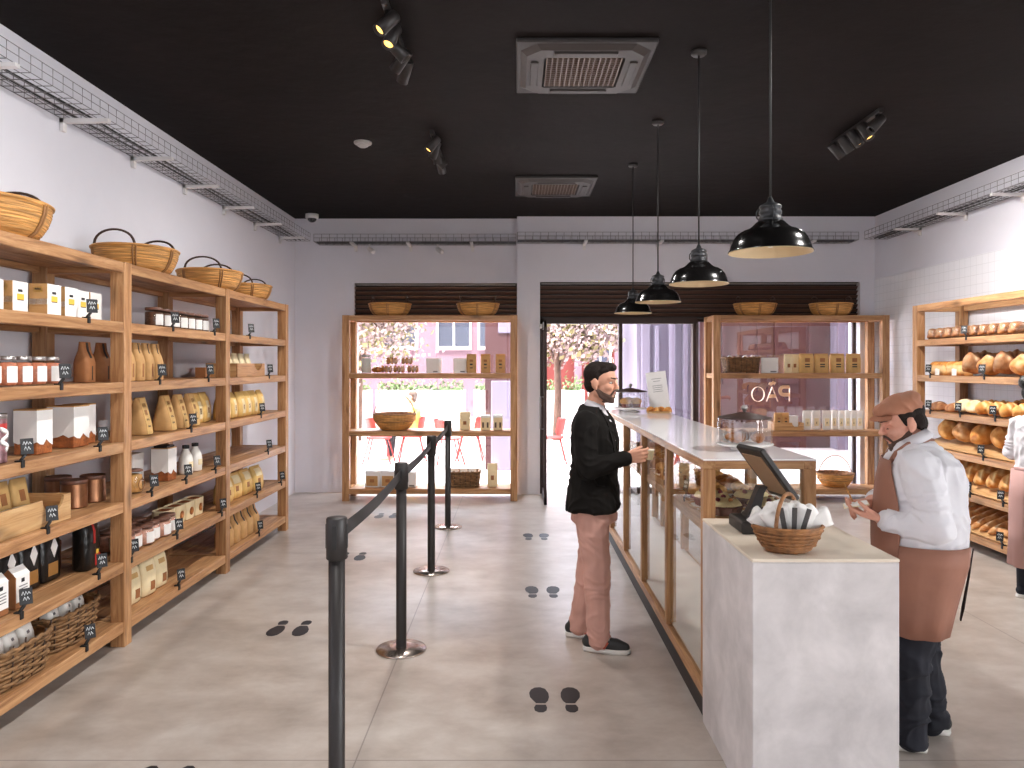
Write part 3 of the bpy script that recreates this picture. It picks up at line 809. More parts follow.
bag_cream_flat = bag('cream_bag', .14, .07, .23, BLOCK, 'cream', [('print','kraft_brown',-.3,.3,.3,.5)], fold='cream')

def coffee_diamond():
    o = bag_coffee()
    g = G(); d = .05; g.extrude([(0,.125),(.032,.185),(0,.245),(-.032,.185)], -.0525, -.0505); g.xf(Matrix.Translation((.01,0,0))); obj('label', g, 'white_card', o)
    return o

def carton(name, w, d, h, front, side, marks=()):
    """printed carton: the narrow end one colour, the broad face another"""
    def mk():
        o = root(name)
        g = G(); g.box((-w/2,-d/2,0),(w/2,d/2,h),.0015)
        obj('carton_body', g, front, o)
        for nm, mm, face, a0, a1, z0, z1 in marks:
            g = G(); e = .0012
            if face == 'f': g.box((w*a0, -d/2-e, h*z0), (w*a1, -d/2+e*.4, h*z1))
            elif face == 's': g.box((-w/2-e, d*a0, h*z0), (-w/2+e*.4, d*a1, h*z1))
            obj(nm, g, mm, o)
        return o
    return mk
# on the left rack: front (-Y) turns to the aisle; the -X end turns to the camera
carton_kraft = carton('carton', .122, .10, .17, 'white_card', None, [('end_panel','kraft','s',-.5,.5,0,1),('paper_band','white_card','s',-.5,.5,.34,.52),('print','yellow_print','s',-.25,.25,.72,.9),('print','black_card','s',-.16,.16,.80,.86),('print','kraft_brown','s',-.3,.3,.28,.31),('print','yellow_print','f',-.22,.22,.44,.62),('print','black_card','f',-.16,.12,.68,.76),('print','black_card','f',-.2,.2,.42,.45)])
carton_tall = carton('carton', .16, .13, .24, 'white_card', None, [('end_panel','cream','s',-.46,.46,.2,.98)])
def carton_biscuit():
    """white carton whose sleeve ends in a torn edge over a brown foot"""
    o = root('biscuit_carton'); w, d, h = .135, .125, .24
    g = G(); g.box((-w/2+.002,-d/2+.002,0),(w/2-.002,d/2-.002,.07),.002); obj('biscuit_block', g, 'biscuit', o)
    g = G(); n = 5; rnd = random.Random(3)
    per = []
    for (xa,ya),(xb,yb) in (((-w/2,-d/2),(w/2,-d/2)),((w/2,-d/2),(w/2,d/2)),((w/2,d/2),(-w/2,d/2)),((-w/2,d/2),(-w/2,-d/2))):
        for k in range(n): per.append((xa+(xb-xa)*k/n, ya+(yb-ya)*k/n))
    lo = [(x, y, .052 + (.022 if i % 3 == 0 else 0) + rnd.uniform(-.012,.012)) for i, (x, y) in enumerate(per)]
    g.rings([lo, [(x,y,h) for x,y in per]], False, True, smooth=False); obj('paper_sleeve', g, 'white_card', o)
    g = G(); g.box((-w/2-.001,-d/2-.001,h-.006),(w/2+.001,d/2+.001,h+.001),.001); obj('lid_edge', g, 'kraft', o)
    return o
def black_top_carton():
    o = carton_biscuit()
    g = G(); g.box((-.06,-.05,.241),(.06,.05,.256),.003); obj('black_lid', g, 'black_card', o)
    return o
def milk_carton():
    o = root('carton'); w, d, h = .11, .075, .2
    g = G(); g.box((-w/2,-d/2,0),(w/2,d/2,h*.8),.002); g.extrude([(-d/2,h*.8),(0,h),(d/2,h*.8)][::1], -w/2, w/2, plane='yz'); obj('carton_body', g, 'kraft_brown', o)
    g = G(); g.box((-w/2+.004,-d/2-.0012,.03),(w/2-.004,-d/2+.0004,h*.8)); obj('label', g, 'white_card', o)
    g = G(); g.add([(-w/2,-d/2-.001,h*.8),(w/2,-d/2-.001,h*.8),(w/2,-.001,h+.001),(-w/2,-.001,h+.001),(-w/2,-d/2,h*.79),(w/2,-d/2,h*.79),(w/2,0,h),(-w/2,0,h)],[(0,1,2,3),(7,6,5,4),(0,4,5,1),(1,5,6,2),(2,6,7,3),(3,7,4,0)]); obj('slanted_top', g, 'white_card', o)
    for z in (.06,.075,.09,.105):
        g = G(); g.box((-.03,-d/2-.002,z),(.035,-d/2-.0008,z+.005)); obj('print', g, 'grey_metal', o)
    g = G(); g.box((-.012,-d/2-.002,.125),(.012,-d/2-.0008,.145)); obj('print', g, 'black_card', o)
    return o

def jar(r, h, cont, lid, label=True, fill=.8):
    def mk():
        o = root('jar')
        g = G(); g.lathe([(r*.9,0),(r,.006),(r,h*.78),(r*.86,h*.86),(r*.86,h*.9)], 20, cap1=False); obj('glass_body', g, 'jar_glass', o)
        g = G(); g.lathe([(r*.86,.004),(r*.95,.01),(r*.95,h*fill*.95),(r*.5,h*fill)], 18); obj('contents', g, cont, o)
        g = G(); n = 30
        g.lathe([(r*.93,h*.86),(r*.96,h*.87),(r*.96,h*.985),(r*.9,h),(0,h)], n); obj('lid', g, lid, o)
        if label:
            g = G(); a0, a1, k = -PI/2-.9, -PI/2+.9, 10; R = []
            for i in range(k+1):
                a = a0+(a1-a0)*i/k; c, s_ = math.cos(a), math.sin(a)
                R.append([(c*(r+.0008), s_*(r+.0008), h*.12), (c*(r+.0025), s_*(r+.0025), h*.12), (c*(r+.0025), s_*(r+.0025), h*.66), (c*(r+.0008), s_*(r+.0008), h*.66)])
            g.rings(R, smooth=False); obj('label', g, 'white_card', o)
        return o
    return mk
def clip_jar():
    o = root('jar'); r, h = .055, .155
    g = G(); g.lathe([(r*.92,0),(r,.008),(r,h*.85),(r*.9,h*.9)], 22, cap1=False); obj('glass_body', g, 'jar_glass', o)
    g = G(); g.lathe([(r*.9,.004),(r*.94,.01),(r*.94,h*.74),(r*.5,h*.8)], 18); obj('contents', g, 'muffin', o)
    g = G(); g.lathe([(r*1.04,h*.9),(r*1.04,h*.97),(r*.8,h),(0,h)], 22); obj('lid', g, 'lid_brown', o)
    g = G(); g.tube([(r*.7*math.cos(t), -r*.99, h*.35+.035*math.sin(t)) for t in [2*PI*i/16 for i in range(16)]], .003, n=5, closed=True); obj('hang_tag', g, 'kraft_brown', o)
    return o
def tin(r, h, m, lid, label=False):
    def mk():
        o = root('tin')
        g = G(); g.lathe([(r*.97,0),(r*1.01,.004),(r,.008),(r,h-.022)], 26, cap1=False); obj('tin_body', g, m, o)
        g = G(); g.lathe([(r*1.02,h-.024),(r*1.02,h-.003),(r*.98,h),(r*.9,h-.004),(0,h-.004)], 26); obj('lid', g, lid, o)
        if label:
            g = G(); g.tube([((r+.001)*math.cos(-PI/2+.5*math.sin(t*2)), (r+.001)*math.sin(-PI/2+.5*math.sin(t*2)), h*(.25+.5*t/6)) for t in [i*.3 for i in range(20)]], .012, n=5, flat=.25); obj('swirl', g, 'white_card', o)
            g = G(); g.lathe([(r*1.006,h*.68),(r*1.006,h*.8)], 26, cap0=False, cap1=False); obj('band', g, 'red_print', o)
        return o
    return mk
def milk_bottle():
    o = root('bottle')
    g = G(); g.lathe([(.048,0),(.052,.006),(.052,.11),(.046,.14),(.03,.17),(.022,.185),(.022,.2)], 22); obj('bottle_body', g, 'milk', o)
    g = G(); g.lathe([(.024,.196),(.026,.2),(.026,.222),(0,.224)], 18); obj('cap', g, 'black_card', o)
    g = G(); R = []
    for i in range(11):
        a = -PI/2-.7+1.4*i/10; c, s_ = math.cos(a), math.sin(a)
        R.append([(c*.0525, s_*.0525, .05), (c*.054, s_*.054, .05), (c*.054, s_*.054, .095), (c*.0525, s_*.0525, .095)])
    g.rings(R, smooth=False); obj('label', g, 'cream', o)
    return o
def cup_box():
    """cream scalloped carton with an open brown window"""
    o = root('carton'); w, d, h = .14, .1, .115
    g = G(); g.rings([srect(w*.9,d*.9,0), srect(w,d,h*.5), srect(w,d,h)], True, False, smooth=False); obj('carton_body', g, 'cream', o)
    g = G(); g.rings([srect(w*.94,d*.94,h-.012), srect(w*.5,d*.5,h-.002)], True, True); obj('biscuits', g, 'biscuit', o)
    g = G(); g.lathe([(0,-.002),(.026,-.002),(.026,.002),(0,.002)], 20); g.xf(Matrix.Translation((0,-d/2-.001,h*.45)) @ Matrix.Rotation(PI/2,4,'X')); obj('print', g, 'glaze_brown', o)
    return o
def cream_box():
    o = root('carton'); w, d, h = .12, .09, .19
    g = G(); g.box((-w/2,-d/2,0),(w/2,d/2,h),.003); obj('carton_body', g, 'cream', o)
    g = G(); g.box((-w/2-.001,-d/2-.001,h-.03),(w/2+.001,d/2+.001,h+.002),.002); obj('lid', g, 'white_card', o)
    for a in (-.03, .03):
        g = G(); g.box((a-.012,-d/2-.0015,.03),(a+.012,-d/2+.001,.1)); obj('print', g, 'grille', o)
    return o
def white_box(w, d, h):
    def mk():
        o = root('box')
        g = G(); g.box((-w/2,-d/2,0),(w/2,d/2,h*.8),.002); obj('box_body', g, 'white_card', o)
        g = G(); g.box((-w/2-.0015,-d/2-.0015,h*.78),(w/2+.0015,d/2+.0015,h),.002); obj('lid', g, 'white_card', o)
        g = G(); g.box((w*.05,-d/2-.0016,0.012),(w*.4,-d/2+.001,.03)); obj('print', g, 'grey_metal', o)
        return o
    return mk
def window_carton():
    o = root('carton'); w, d, h = .19, .13, .21
    g = G(); g.box((-w/2,-d/2,0),(w/2,d/2,h),.003); obj('carton_body', g, 'white_card', o)
    g = G(); g.box((-w*.4,-d/2-.0016,h*.08),(w*.4,-d/2+.001,h*.7),.0005); obj('window_panel', g, 'kraft', o)
    g = G(); g.box((-w*.15,-d/2-.003,h*.3),(w*.15,-d/2-.001,h*.5)); obj('print', g, 'kraft_brown', o)
    return o
def biscuit_pack():
    o = root('biscuit_pack'); w, d, h = .17, .1, .115
    g = G(); g.rings([srect(w*.96,d*.9,.003), srect(w,d,h*.3), srect(w,d,h*.7), srect(w*.96,d*.8,h)], True, True); obj('film_wrap', g, 'film', o)
    for i in range(3):
        g = G(); g.ell((-.052+.052*i, 0, h*.47), (.027,.042,.050)); obj('biscuit', g, 'muffin', o)
    return o

def woven(name, a, b, h, rows, taper=.9, m='wicker_dark', lip=0, e=4.0, rad=.009):
    """basket of wavy canes woven round stakes"""
    def mk():
        o = root(name); ns = 20; n = 60
        def P(t, z, k):
            f = taper + (1-taper)*z/h; c, s_ = math.cos(t), math.sin(t)
            q = (abs(c)**e + abs(s_)**e)**(-1/e)
            return ((a*f)*c*q*k, (b*f)*s_*q*k, z)
        g = G()
        for r in range(rows):
            z = rad + (h-2*rad)*r/(rows-1); pts = []
            for i in range(n):
                t = 2*PI*i/n; ph = math.sin(t*ns/2 + (PI if r % 2 else 0))
                p = P(t, z, 1.0 + .035*ph); pts.append((p[0], p[1], p[2] + .003*math.sin(5*t+r*1.7)))
            g.tube(pts, rad*.95, n=5, closed=True)
        obj('woven_wall', g, m, o)
        g = G()
        for i in range(ns):
            t = 2*PI*(i+.5)/ns; g.tube([P(t, .003, 1), P(t, h*.5, 1.0), P(t, h+.012+.012*(i % 3), 1)], .005, n=5)
        obj('stakes', g, 'cane_dark', o)
        g = G(); R0 = [P(2*PI*i/40, .004, .96) for i in range(40)]; R1 = [P(2*PI*i/40, h*.97, .955) for i in range(40)]; R2 = [P(2*PI*i/40, h*.97, .93) for i in range(40)]; R3 = [P(2*PI*i/40, .012, .93) for i in range(40)]
        g.rings([R0, R1, R2, R3], True, True); obj('lining', g, 'wicker_brown', o)
        g = G(); g.tube([(lambda p: (p[0], p[1], p[2]+.006*math.sin(i*1.9)))(P(2*PI*i/80, h, 1.02)) for i in range(80)], rad*1.25, n=6, closed=True); obj('rim', g, m, o)
        return o
    return mk
def boat_basket():
    """wide oval basket of split bamboo with bands and two end hoops"""
    o = root('bamboo_basket'); L, W, h = .27, .22, .165
    pr = [(.58,0),(.70,.010),(.83,.038),(.92,.078),(.98,.122),(1.0,h)]
    g = G(); n = 48
    for i in range(len(pr)-1):     # horizontal bamboo strips, each a little proud at its lower edge
        (r0,z0),(r1,z1) = pr[i],pr[i+1]
        for k in range(3):
            t0, t1 = k/3, (k+1)/3
            ra, rb = r0+(r1-r0)*t0+.012, r0+(r1-r0)*t1+.004; za, zb = z0+(z1-z0)*t0, z0+(z1-z0)*t1
            g.lathe([(ra,za),(rb,zb)], n, sx=L, sy=W, cap0=(i==0 and k==0), cap1=False)
    obj('bamboo_wall', g, 'wicker_gold', o)
    g = G(); g.lathe([(p[0]*.965, p[1]+.006) for p in pr][::-1], n, sx=L, sy=W, cap0=False, cap1=True); obj('lining', g, 'wicker_brown', o)
    g = G(); g.lathe([(.965,h-.006),(1.03,h-.006),(1.04,h+.004),(1.0,h+.012),(.965,h+.006),(.965,h-.006)], n, sx=L, sy=W, cap0=False, cap1=False); obj('rim', g, 'wicker_gold', o)
    for t in (PI/5.2, PI/2, PI-PI/5.2, PI+PI/5.2, 3*PI/2, -PI/5.2):
        g = G()
        for dt in (-.035, .035):
            g.tube([((r+.022)*L*math.cos(t+dt), (r+.022)*W*math.sin(t+dt), z) for r, z in pr], .005, n=5)
        obj('band', g, 'cane', o)
    for s_ in (-1, 1):
        g = G(); pts = []
        for i in range(17):
            a = PI*i/16
            pts.append((s_*(L*.78 + .012*math.sin(a)), W*.56*math.cos(a), h*.86 + .125*math.sin(a)**.7))
        g.tube(pts, .0075, n=7); obj('handle', g, 'cane_dark', o)
    return o
def hoop_basket():
    """round basket of upright canes under one tall hoop"""
    o = root('hoop_basket'); R0, h = .275, .21
    pr = [(.155,0),(.18,.008),(.225,.06),(.258,.12),(.272,.17),(.275,h)]
    g = G(); n = 72
    rings = []
    for r, z in pr: rings.append([((r+.004*(j % 2))*math.cos(2*PI*j/n), (r+.004*(j % 2))*math.sin(2*PI*j/n), z) for j in range(n)])
    g.rings(rings, True, False, smooth=False); obj('cane_wall', g, 'wicker_gold', o)
    g = G(); g.lathe([(p[0]-.008, p[1]+.006) for p in pr][::-1], 40, cap0=False, cap1=True); obj('lining', g, 'wicker_brown', o)
    for z, r in ((h*.55, .256), (h, .279)):
        g = G(); g.tube([(r*math.cos(2*PI*i/60), r*math.sin(2*PI*i/60), z+.004*math.sin(i*2.1)) for i in range(60)], .008, n=6, closed=True); obj('rim', g, 'cane', o)
    g = G(); g.tube([(.272*math.cos(PI*i/24), 0, h*.6+.36*math.sin(PI*i/24)) for i in range(25)], .007, n=7); obj('handle', g, 'cane', o)
    return o
def crate(w, d, h, m='pine_x'):
    def mk():
        o = root('wooden_crate'); t = .012
        g = G(); g.box((-w/2,-d/2,0),(w/2,d/2,t),.002); obj('crate_floor', g, m, o)
        for y in (-d/2, d/2-t):
            g = G()
            if y < 0:
                pts = [(-w/2,0.0),(w/2,0.0),(w/2,h)] + [(w*.25+w*.15*math.cos(a), h-.55*h*math.sin(a)) for a in [PI*i/10 for i in range(11)]] + [(-w/2,h)]
                g.extrude(pts, y-.0005, y+t)
            else: g.box((-w/2, y, 0), (w/2, y+t+.0005, h), .002)
            obj('long_side', g, m, o)
        for x in (-w/2, w/2-t):
            g = G(); g.box((x-.0005,-d/2+t,0),(x+t,d/2-t,h),.002); obj('end_board', g, 'pine_y', o)
        return o
    return mk
def price_tag(s=1):
    def mk():
        o = root('price_tag')
        g = G(); g.box((-.012,-.0125,.0003),(.012,.016,.007),.002); g.box((-.011,-.020,-.026),(.011,-.0125,.009),.002); obj('clip', g, 'black_matt', o)
        g = G(); g.tube([(0,-.006,.006),(.012*s,-.008,.018),(.026*s,-.01,.03)], .0075, n=6); obj('stem', g, 'black_matt', o)
        Mx = Matrix.Translation((.034*s,-.012,.066)) @ Matrix.Rotation(-.75*s,4,'Z') @ Matrix.Rotation(-.18,4,'X')
        g = G(); g.box((-.026,-.002,-.036),(.026,.002,.036),.0012,M=Mx); obj('card', g, 'black_card', o)
        g = G()
        for zz, k, w in ((.014,7,.017),(-.010,5,.012)):
            g.tube([Mx @ Vector((-w+2*w*i/(k-1), -.0028, zz + (.007 if i % 2 else -.006) + .002*math.sin(i*2.3))) for i in range(k)], .0022, n=5)
        obj('chalk_marks', g, 'chalk', o)
        return o
    return mk

# ------------------------------------------------------------------ bread builders
def loaf_mesh(L, W, H, slashes, seed, e=2.0, bumps=.03, flour_top=0.0, flat=.35):
    rnd = random.Random(seed); g = G(); n, m = 44, 40; tone = []
    off = Vector((seed*3.1, seed*1.7, seed*.9)); R = []
    for i in range(m+1):
        u = -1 + 2*i/m; u2 = math.sin(u*PI/2)
        rad = max(.02, (1-abs(u2)**(e+.2))**(1/2.0)); row = []
        for j in range(n):
            a = 2*PI*j/n
            x, y, z = u2*L/2, rad*math.cos(a)*W/2, rad*math.sin(a)*H*.6
            if z < -H*.28: z = -H*.28 + (z+H*.28)*.15
            p = Vector((x, y, z)); d = noise.noise(p*9 + off)*bumps
            k = 1 + d/max(L, W)*2; t = 0.0
            if z > -H*.12:
                t = flour_top*max(0, noise.noise(p*18+off)+.3)
                for sx, ang, ln, wd in slashes:
                    ca, sa = math.cos(ang), math.sin(ang)
                    qx, qy = (x-sx)*ca + y*sa, -(x-sx)*sa + y*ca
                    if abs(qx) < ln/2:
                        f = math.exp(-(qy/wd)**2)*min(1, (ln/2-abs(qx))/(ln*.15))
                        t = max(t, f*.9); k *= 1 - .09*f
                        k *= 1 + .05*math.exp(-((qy-wd*1.7)/(wd*.7))**2)
            row.append((x*k, y*k, z*k + H*.28+.002)); tone.append(t)
        R.append(row)
    zmin = min(p[2] for r in R for p in r)
    R = [[(x, y, z - zmin) for x, y, z in r] for r in R]
    g.rings(R, True, True); g.c = tone
    return g
def loaf(name, L, W, H, slashes, m, seed, **k):
    def mk():
        o = obj(name, loaf_mesh(L, W, H, slashes, seed, **k), m); return o
    return mk
def tin_loaf():
    o = root('tin_loaf'); g = G(); R = []; tone = []
    for i in range(15):
        x = -.14+.28*i/14; e = min(1, min(i, 14-i)/1.5+.75); row = []
        for y, z in ((-.055,0),(-.062,.05),(-.07,.085),(-.066,.112),(-.045,.132),(-.015,.14),(.015,.14),(.045,.132),(.066,.112),(.07,.085),(.062,.05),(.055,0)):
            w = 1+.025*math.sin(i*1.6); row.append((x, y*e*w, z*(e if z > .09 else 1)*w)); tone.append(.75 if .02 < z < .09 else 0)
        R.append(row)
    g.rings(R, True, True); g.c = tone; obj('loaf_body', g, 'crust_gold', o)
    g = G(); g.box((-.03,-.066,.0),(.05,-.0645,.07)); obj('paper_band', g, 'white_paper', o)
    return o
D = math.radians
boule = loaf('round_loaf', .27, .235, .15, [(-.03,D(50),.2,.014),(.05,D(50),.2,.014)], 'crust_gold', 1, flour_top=.3)
rustic = loaf('rustic_loaf', .30, .21, .17, [(-.06,D(62),.16,.016),(.01,D(62),.18,.016),(.08,D(62),.16,.016)], 'crust_dark', 2, flour_top=.5, bumps=.05)
rustic2 = loaf('rustic_loaf', .29, .21, .16, [(0,D(12),.22,.02)], 'crust_rustic', 3, flour_top=.4, bumps=.05)
batard = loaf('oval_loaf', .33, .20, .15, [(-.05,D(25),.16,.014),(.04,D(25),.16,.014),(.11,D(25),.1,.014)], 'crust_gold', 4, flour_top=.25)
pale = loaf('white_roll', .21, .145, .12, [(0,D(8),.15,.01)], 'crust_pale', 5, flour_top=.7)
swirl = loaf('butter_roll', .2, .145, .12, [(-.05,D(70),.13,.009),(0,D(70),.14,.009),(.05,D(70),.13,.009)], 'crust_gold', 6, flour_top=.1)
dark_loaf = loaf('rye_loaf', .27, .12, .1, [(-.05,D(60),.1,.01),(.05,D(60),.1,.01)], 'crust_dark', 7, flour_top=.2)
baguette = loaf('baguette', .50, .15, .115, [(-.16,D(28),.15,.014),(-.05,D(28),.15,.014),(.06,D(28),.15,.014),(.17,D(28),.15,.014)], 'crust_gold', 8, flour_top=.3)
baguette_thin = loaf('baguette', .55, .09, .075, [(-.15,D(20),.12,.008),(0,D(20),.12,.008),(.15,D(20),.12,.008)], 'crust_rustic', 9, flour_top=.2)
def granola_pack():
    o = root('nut_bread_pack')
    o2 = obj('slices', loaf_mesh(.2, .105, .105, [], 11, bumps=.09, flour_top=1.3, e=5), 'crust_dark', o)
    g = G(); g.rings([srect(.205,.1,.001), srect(.225,.118,.03), srect(.225,.118,.075), srect(.2,.09,.112)], True, True); obj('film_wrap', g, 'film', o)
    return o

# ------------------------------------------------------------------ pastries in the counter
def tart():
    o = root('tart')
    g = G(); n = 40; R = []
    for r, z in ((.085,.004),(.1,.045),(.108,.05),(.1,.052)):
        R.append([((r+.004*(j % 2))*math.cos(2*PI*j/n), (r+.004*(j % 2))*math.sin(2*PI*j/n), z) for j in range(n)])
    g.rings(R, True, True, smooth=False); obj('tart_case', g, 'tart_case', o)
    g = G(); R = []
    for r, z in ((.1,.05),(.085,.068),(.05,.078),(.0,.08)):
        R.append([(r*math.cos(2*PI*j/24), r*math.sin(2*PI*j/24), z+.007*math.sin(j*2.4+r*60)) for j in range(24)])
    g.rings(R, True, True); obj('cream_top', g, 'crumb_cream', o)
    for k in range(5):
        a = k*1.3; g = G(); g.ell((.055*math.cos(a), .055*math.sin(a), .082), (.014,.014,.012)); obj('fruit', g, 'berry' if k % 2 else 'glaze_brown', o)
    return o
def muffin():
    o = root('muffin'); g = G(); n = 28; R = []
    for r, z in ((.026,0),(.036,.045)): R.append([((r+.0025*(j % 2))*math.cos(2*PI*j/n), (r+.0025*(j % 2))*math.sin(2*PI*j/n), z) for j in range(n)])
    g.rings(R, True, True, smooth=False); obj('paper_case', g, 'tart_case', o)
    g = G(); g.ell((0,0,.05), (.044,.044,.032)); obj('muffin_top', g, 'muffin', o)
    return o
def croissant():
    o = root('croissant'); g = G(); pts = []; rs = []
    for i in range(22):
        t = -1+2*i/21; a = t*1.25
        pts.append((.075*math.sin(a), -.05*math.cos(a)+.04, .03)); base = .034*(1-abs(t)**1.8)+.007; rs.append(base*(1+.1*math.cos(t*16)))
    g.tube(pts, rs, n=12); zm = min(v[2] for v in g.v); g.v = [(x,y,z-zm) for x,y,z in g.v]
    obj('croissant_body', g, 'glaze_brown', o); return o
def serving_tray(w, d):
    def mk():
        o = root('serving_tray')
        g = G(); g.rings([srect(w*.94,d*.94,0), srect(w,d,.018), srect(w*.97,d*.97,.018), srect(w*.92,d*.92,.006)], True, True, smooth=False); obj('tray_body', g, 'pine_x', o)
        g = G(); g.box((-w*.44,-d*.44,.006),(w*.44,d*.44,.0085)); obj('paper_liner', g, 'white_paper', o)
        return o
    return mk
def cake_dome():
    o = root('cake_dome')
    g = G(); g.lathe([(.075,0),(.08,.006),(.05,.014),(.045,.022),(.15,.026),(.155,.034),(.15,.037),(0,.037)], 40); obj('stand', g, 'porcelain', o)
    g = G(); n = 96; R = []
    for r, z in ((.14,.038),(.142,.06),(.142,.155),(.136,.175)):
        R.append([((r+.004*abs(math.sin(j*PI/4)))*math.cos(2*PI*j/n), (r+.004*abs(math.sin(j*PI/4)))*math.sin(2*PI*j/n), z) for j in range(n)])
    g.rings(R, False, False); obj('glass_cover', g, 'dome_glass', o)
    g = G(); g.lathe([(.143,.172),(.143,.178),(.03,.204),(.012,.206),(0,.206)], 40); obj('lid', g, 'dark_frame', o)
    l = o.children[-1]
    g = G(); g.lathe([(.01,.206),(.008,.214),(.018,.222),(.02,.232),(.012,.242),(0,.244)], 20); obj('knob', g, 'lid_steel', l)
    return o
# ------------------------------------------------------------------ stock the left rack
def LY(px, X): return -X*750/(516-px)       # distance at which a pixel column meets the plane X on the left
SHELF = ['top', 'second', 'third', 'fourth', 'fifth', 'bottom']
BAY = {'A': 'near bay', 'B': 'middle bay', 'C': 'far bay'}
R90 = PI/2
def row(key, mk, bay, lv, Y0, pitch, n, X, desc, cat, group, jit=0, rz=R90, extra=0, sc=None):
    z = LV[lv] + .0008
    for i in range(n):
        who = 'only' if n == 1 else ORD[i]
        l = ('%s %s, %s shelf, %s, left rack' % (who, desc, SHELF[lv-1], BAY[bay])) if n > 1 else '%s, %s shelf, %s, left rack' % (desc, SHELF[lv-1], BAY[bay])
        place(key, mk, l, cat, (X + random.uniform(-jit, jit)*.3, Y0 + i*pitch, z), rz + random.uniform(-jit, jit)*2, group if n > 1 else None, sc)
# baskets on top
for X, Y, s, rz, l in ((-2.72, 3.84, 1.08, R90+.1, 'bamboo basket on the left rack top, nearest the camera and cut by the picture edge'),
                   (-2.70, 5.33, 1.0, R90-.12, 'second bamboo basket from the camera on top of the left rack'),
                   (-2.70, 6.62, 1.0, R90+.15, 'third bamboo basket from the camera on top of the left rack'),
                   (-2.71, 7.55, .88, R90, 'fourth and farthest bamboo basket on top of the left rack')):
    place('boat', boat_basket, l, 'basket', (X, Y, LV[0]+.003), rz, 'bamboo baskets on the left rack', (s*1.12, s*1.22, s*1.05))
# near bay
for i, (Y, X) in enumerate(((3.60,-2.68),(3.76,-2.66),(3.92,-2.64),(4.07,-2.555),(4.235,-2.56),(4.42,-2.60),(4.555,-2.60))):
    place('ckraft', carton_kraft, '%s kraft and white carton from the camera, top shelf, near bay, left rack' % ORD[i], 'carton', (X, Y, LV[1]+.0008), R90, 'cartons on the top left shelf')
row('jarA', jar(.046, .15, 'jam', 'lid_steel'), 'A', 2, 3.50, .118, 6, -2.54, 'white-labelled preserve jar from the camera', 'jar', 'preserve jars in the near bay')
row('bgd', bag_gable_dark, 'A', 2, 4.555, .18, 2, -2.62, 'narrow-necked brown paper bag from the camera', 'paper bag', 'brown bags in the near bay')
row('tinp', tin(.042, .24, 'tin_print', 'lid_steel', True), 'A', 3, 3.53, .125, 2, -2.53, 'tall swirl-printed tin from the camera', 'tin', 'printed tins in the near bay')
for i, (Y, X, s) in enumerate(((4.04,-2.60,1.0),(4.39,-2.62,(1.15,1.25,1.0)),(4.57,-2.66,1.0))):
    place('bisc', carton_biscuit, '%s white carton with torn brown foot from the camera, third shelf, near bay, left rack' % ORD[i], 'carton', (X, Y, LV[3]+.0008), R90, 'white biscuit cartons in the near bay', s)
place('crateA', crate(.62, .26, .14), 'light wooden crate with scooped front on the fourth shelf of the near bay', 'crate', (-2.60, 3.85, LV[4]+.0008), R90)
row('bks', bag_kraft_small, 'A', 4, 3.68, .145, 3, -2.64, 'kraft bag standing in the crate, from the camera', 'paper bag', 'bags in the near crate')
for o in [x for x in COL.objects if x.parent is None and str(x.get('label','')).find('standing in the crate') > 0]: o.location.z += .013
for i in range(3):
    place('wpk', white_box(.11, .08, .10), '%s small white pack at the crate front, from the camera' % ORD[i], 'box', (-2.545, 3.64+.13*i, LV[4]+.0145), R90, 'white packs in the near crate')
row('tinc', tin(.072, .165, 'tin_copper', 'lid_brown'), 'A', 4, 4.48, .20, 2, -2.64, 'copper brown tin from the camera', 'tin', 'copper tins in the near bay')
place('tinc', None, 'copper brown tin standing behind the other two, fourth shelf of the near bay', 'tin', (-2.82, 4.62, LV[4]+.0008), 0, 'copper tins in the near bay')
row('milkc', milk_carton, 'A', 5, 3.47, .16, 3, -2.53, 'slant-topped white and brown carton from the camera', 'carton', 'slant-topped cartons')
row('coffee', coffee_diamond, 'A', 5, 3.90, .18, 3, -2.68, 'black coffee bag with diamond label from the camera', 'coffee bag', 'black coffee bags')
row('coffr', bag_red, 'A', 5, 4.50, .17, 1, -2.58, 'tall black coffee bag with red stripe', 'coffee bag', None)
row('tinc', None, 'A', 5, 4.48, .17, 1, -2.80, 'copper tin beside the red-striped coffee bag', 'tin', None)
for i, (Y, XB) in enumerate(((3.80, -2.655), (4.335, -2.70))):
    w = ('nearer', 'farther')[i]
    place('wick', woven('wicker_basket', .25, .195, .19, 10), '%s brown wicker basket of white bags on the bottom left shelf' % w, 'basket', (XB, Y, LV[6]+.001), R90, 'wicker baskets on the bottom left shelf')
    for k, (dx, dy) in enumerate(((.07,-.13),(.075,.0),(.07,.13),(-.07,-.075),(-.07,.075))):
        place('wbag', bag_white, '%s white paper bag from the camera in the %s wicker basket, %s' % (ORD[(0,1,2,0,1)[k]], w, 'front row' if k < 3 else 'back row'), 'paper bag', (XB+dx, Y+dy, LV[6]+.085), R90+random.uniform(-.3,.3), 'white bags in the wicker baskets', (.8,.9,.88), rot=(random.uniform(-.06,.06), random.uniform(-.1,.1), R90+random.uniform(-.3,.3)))
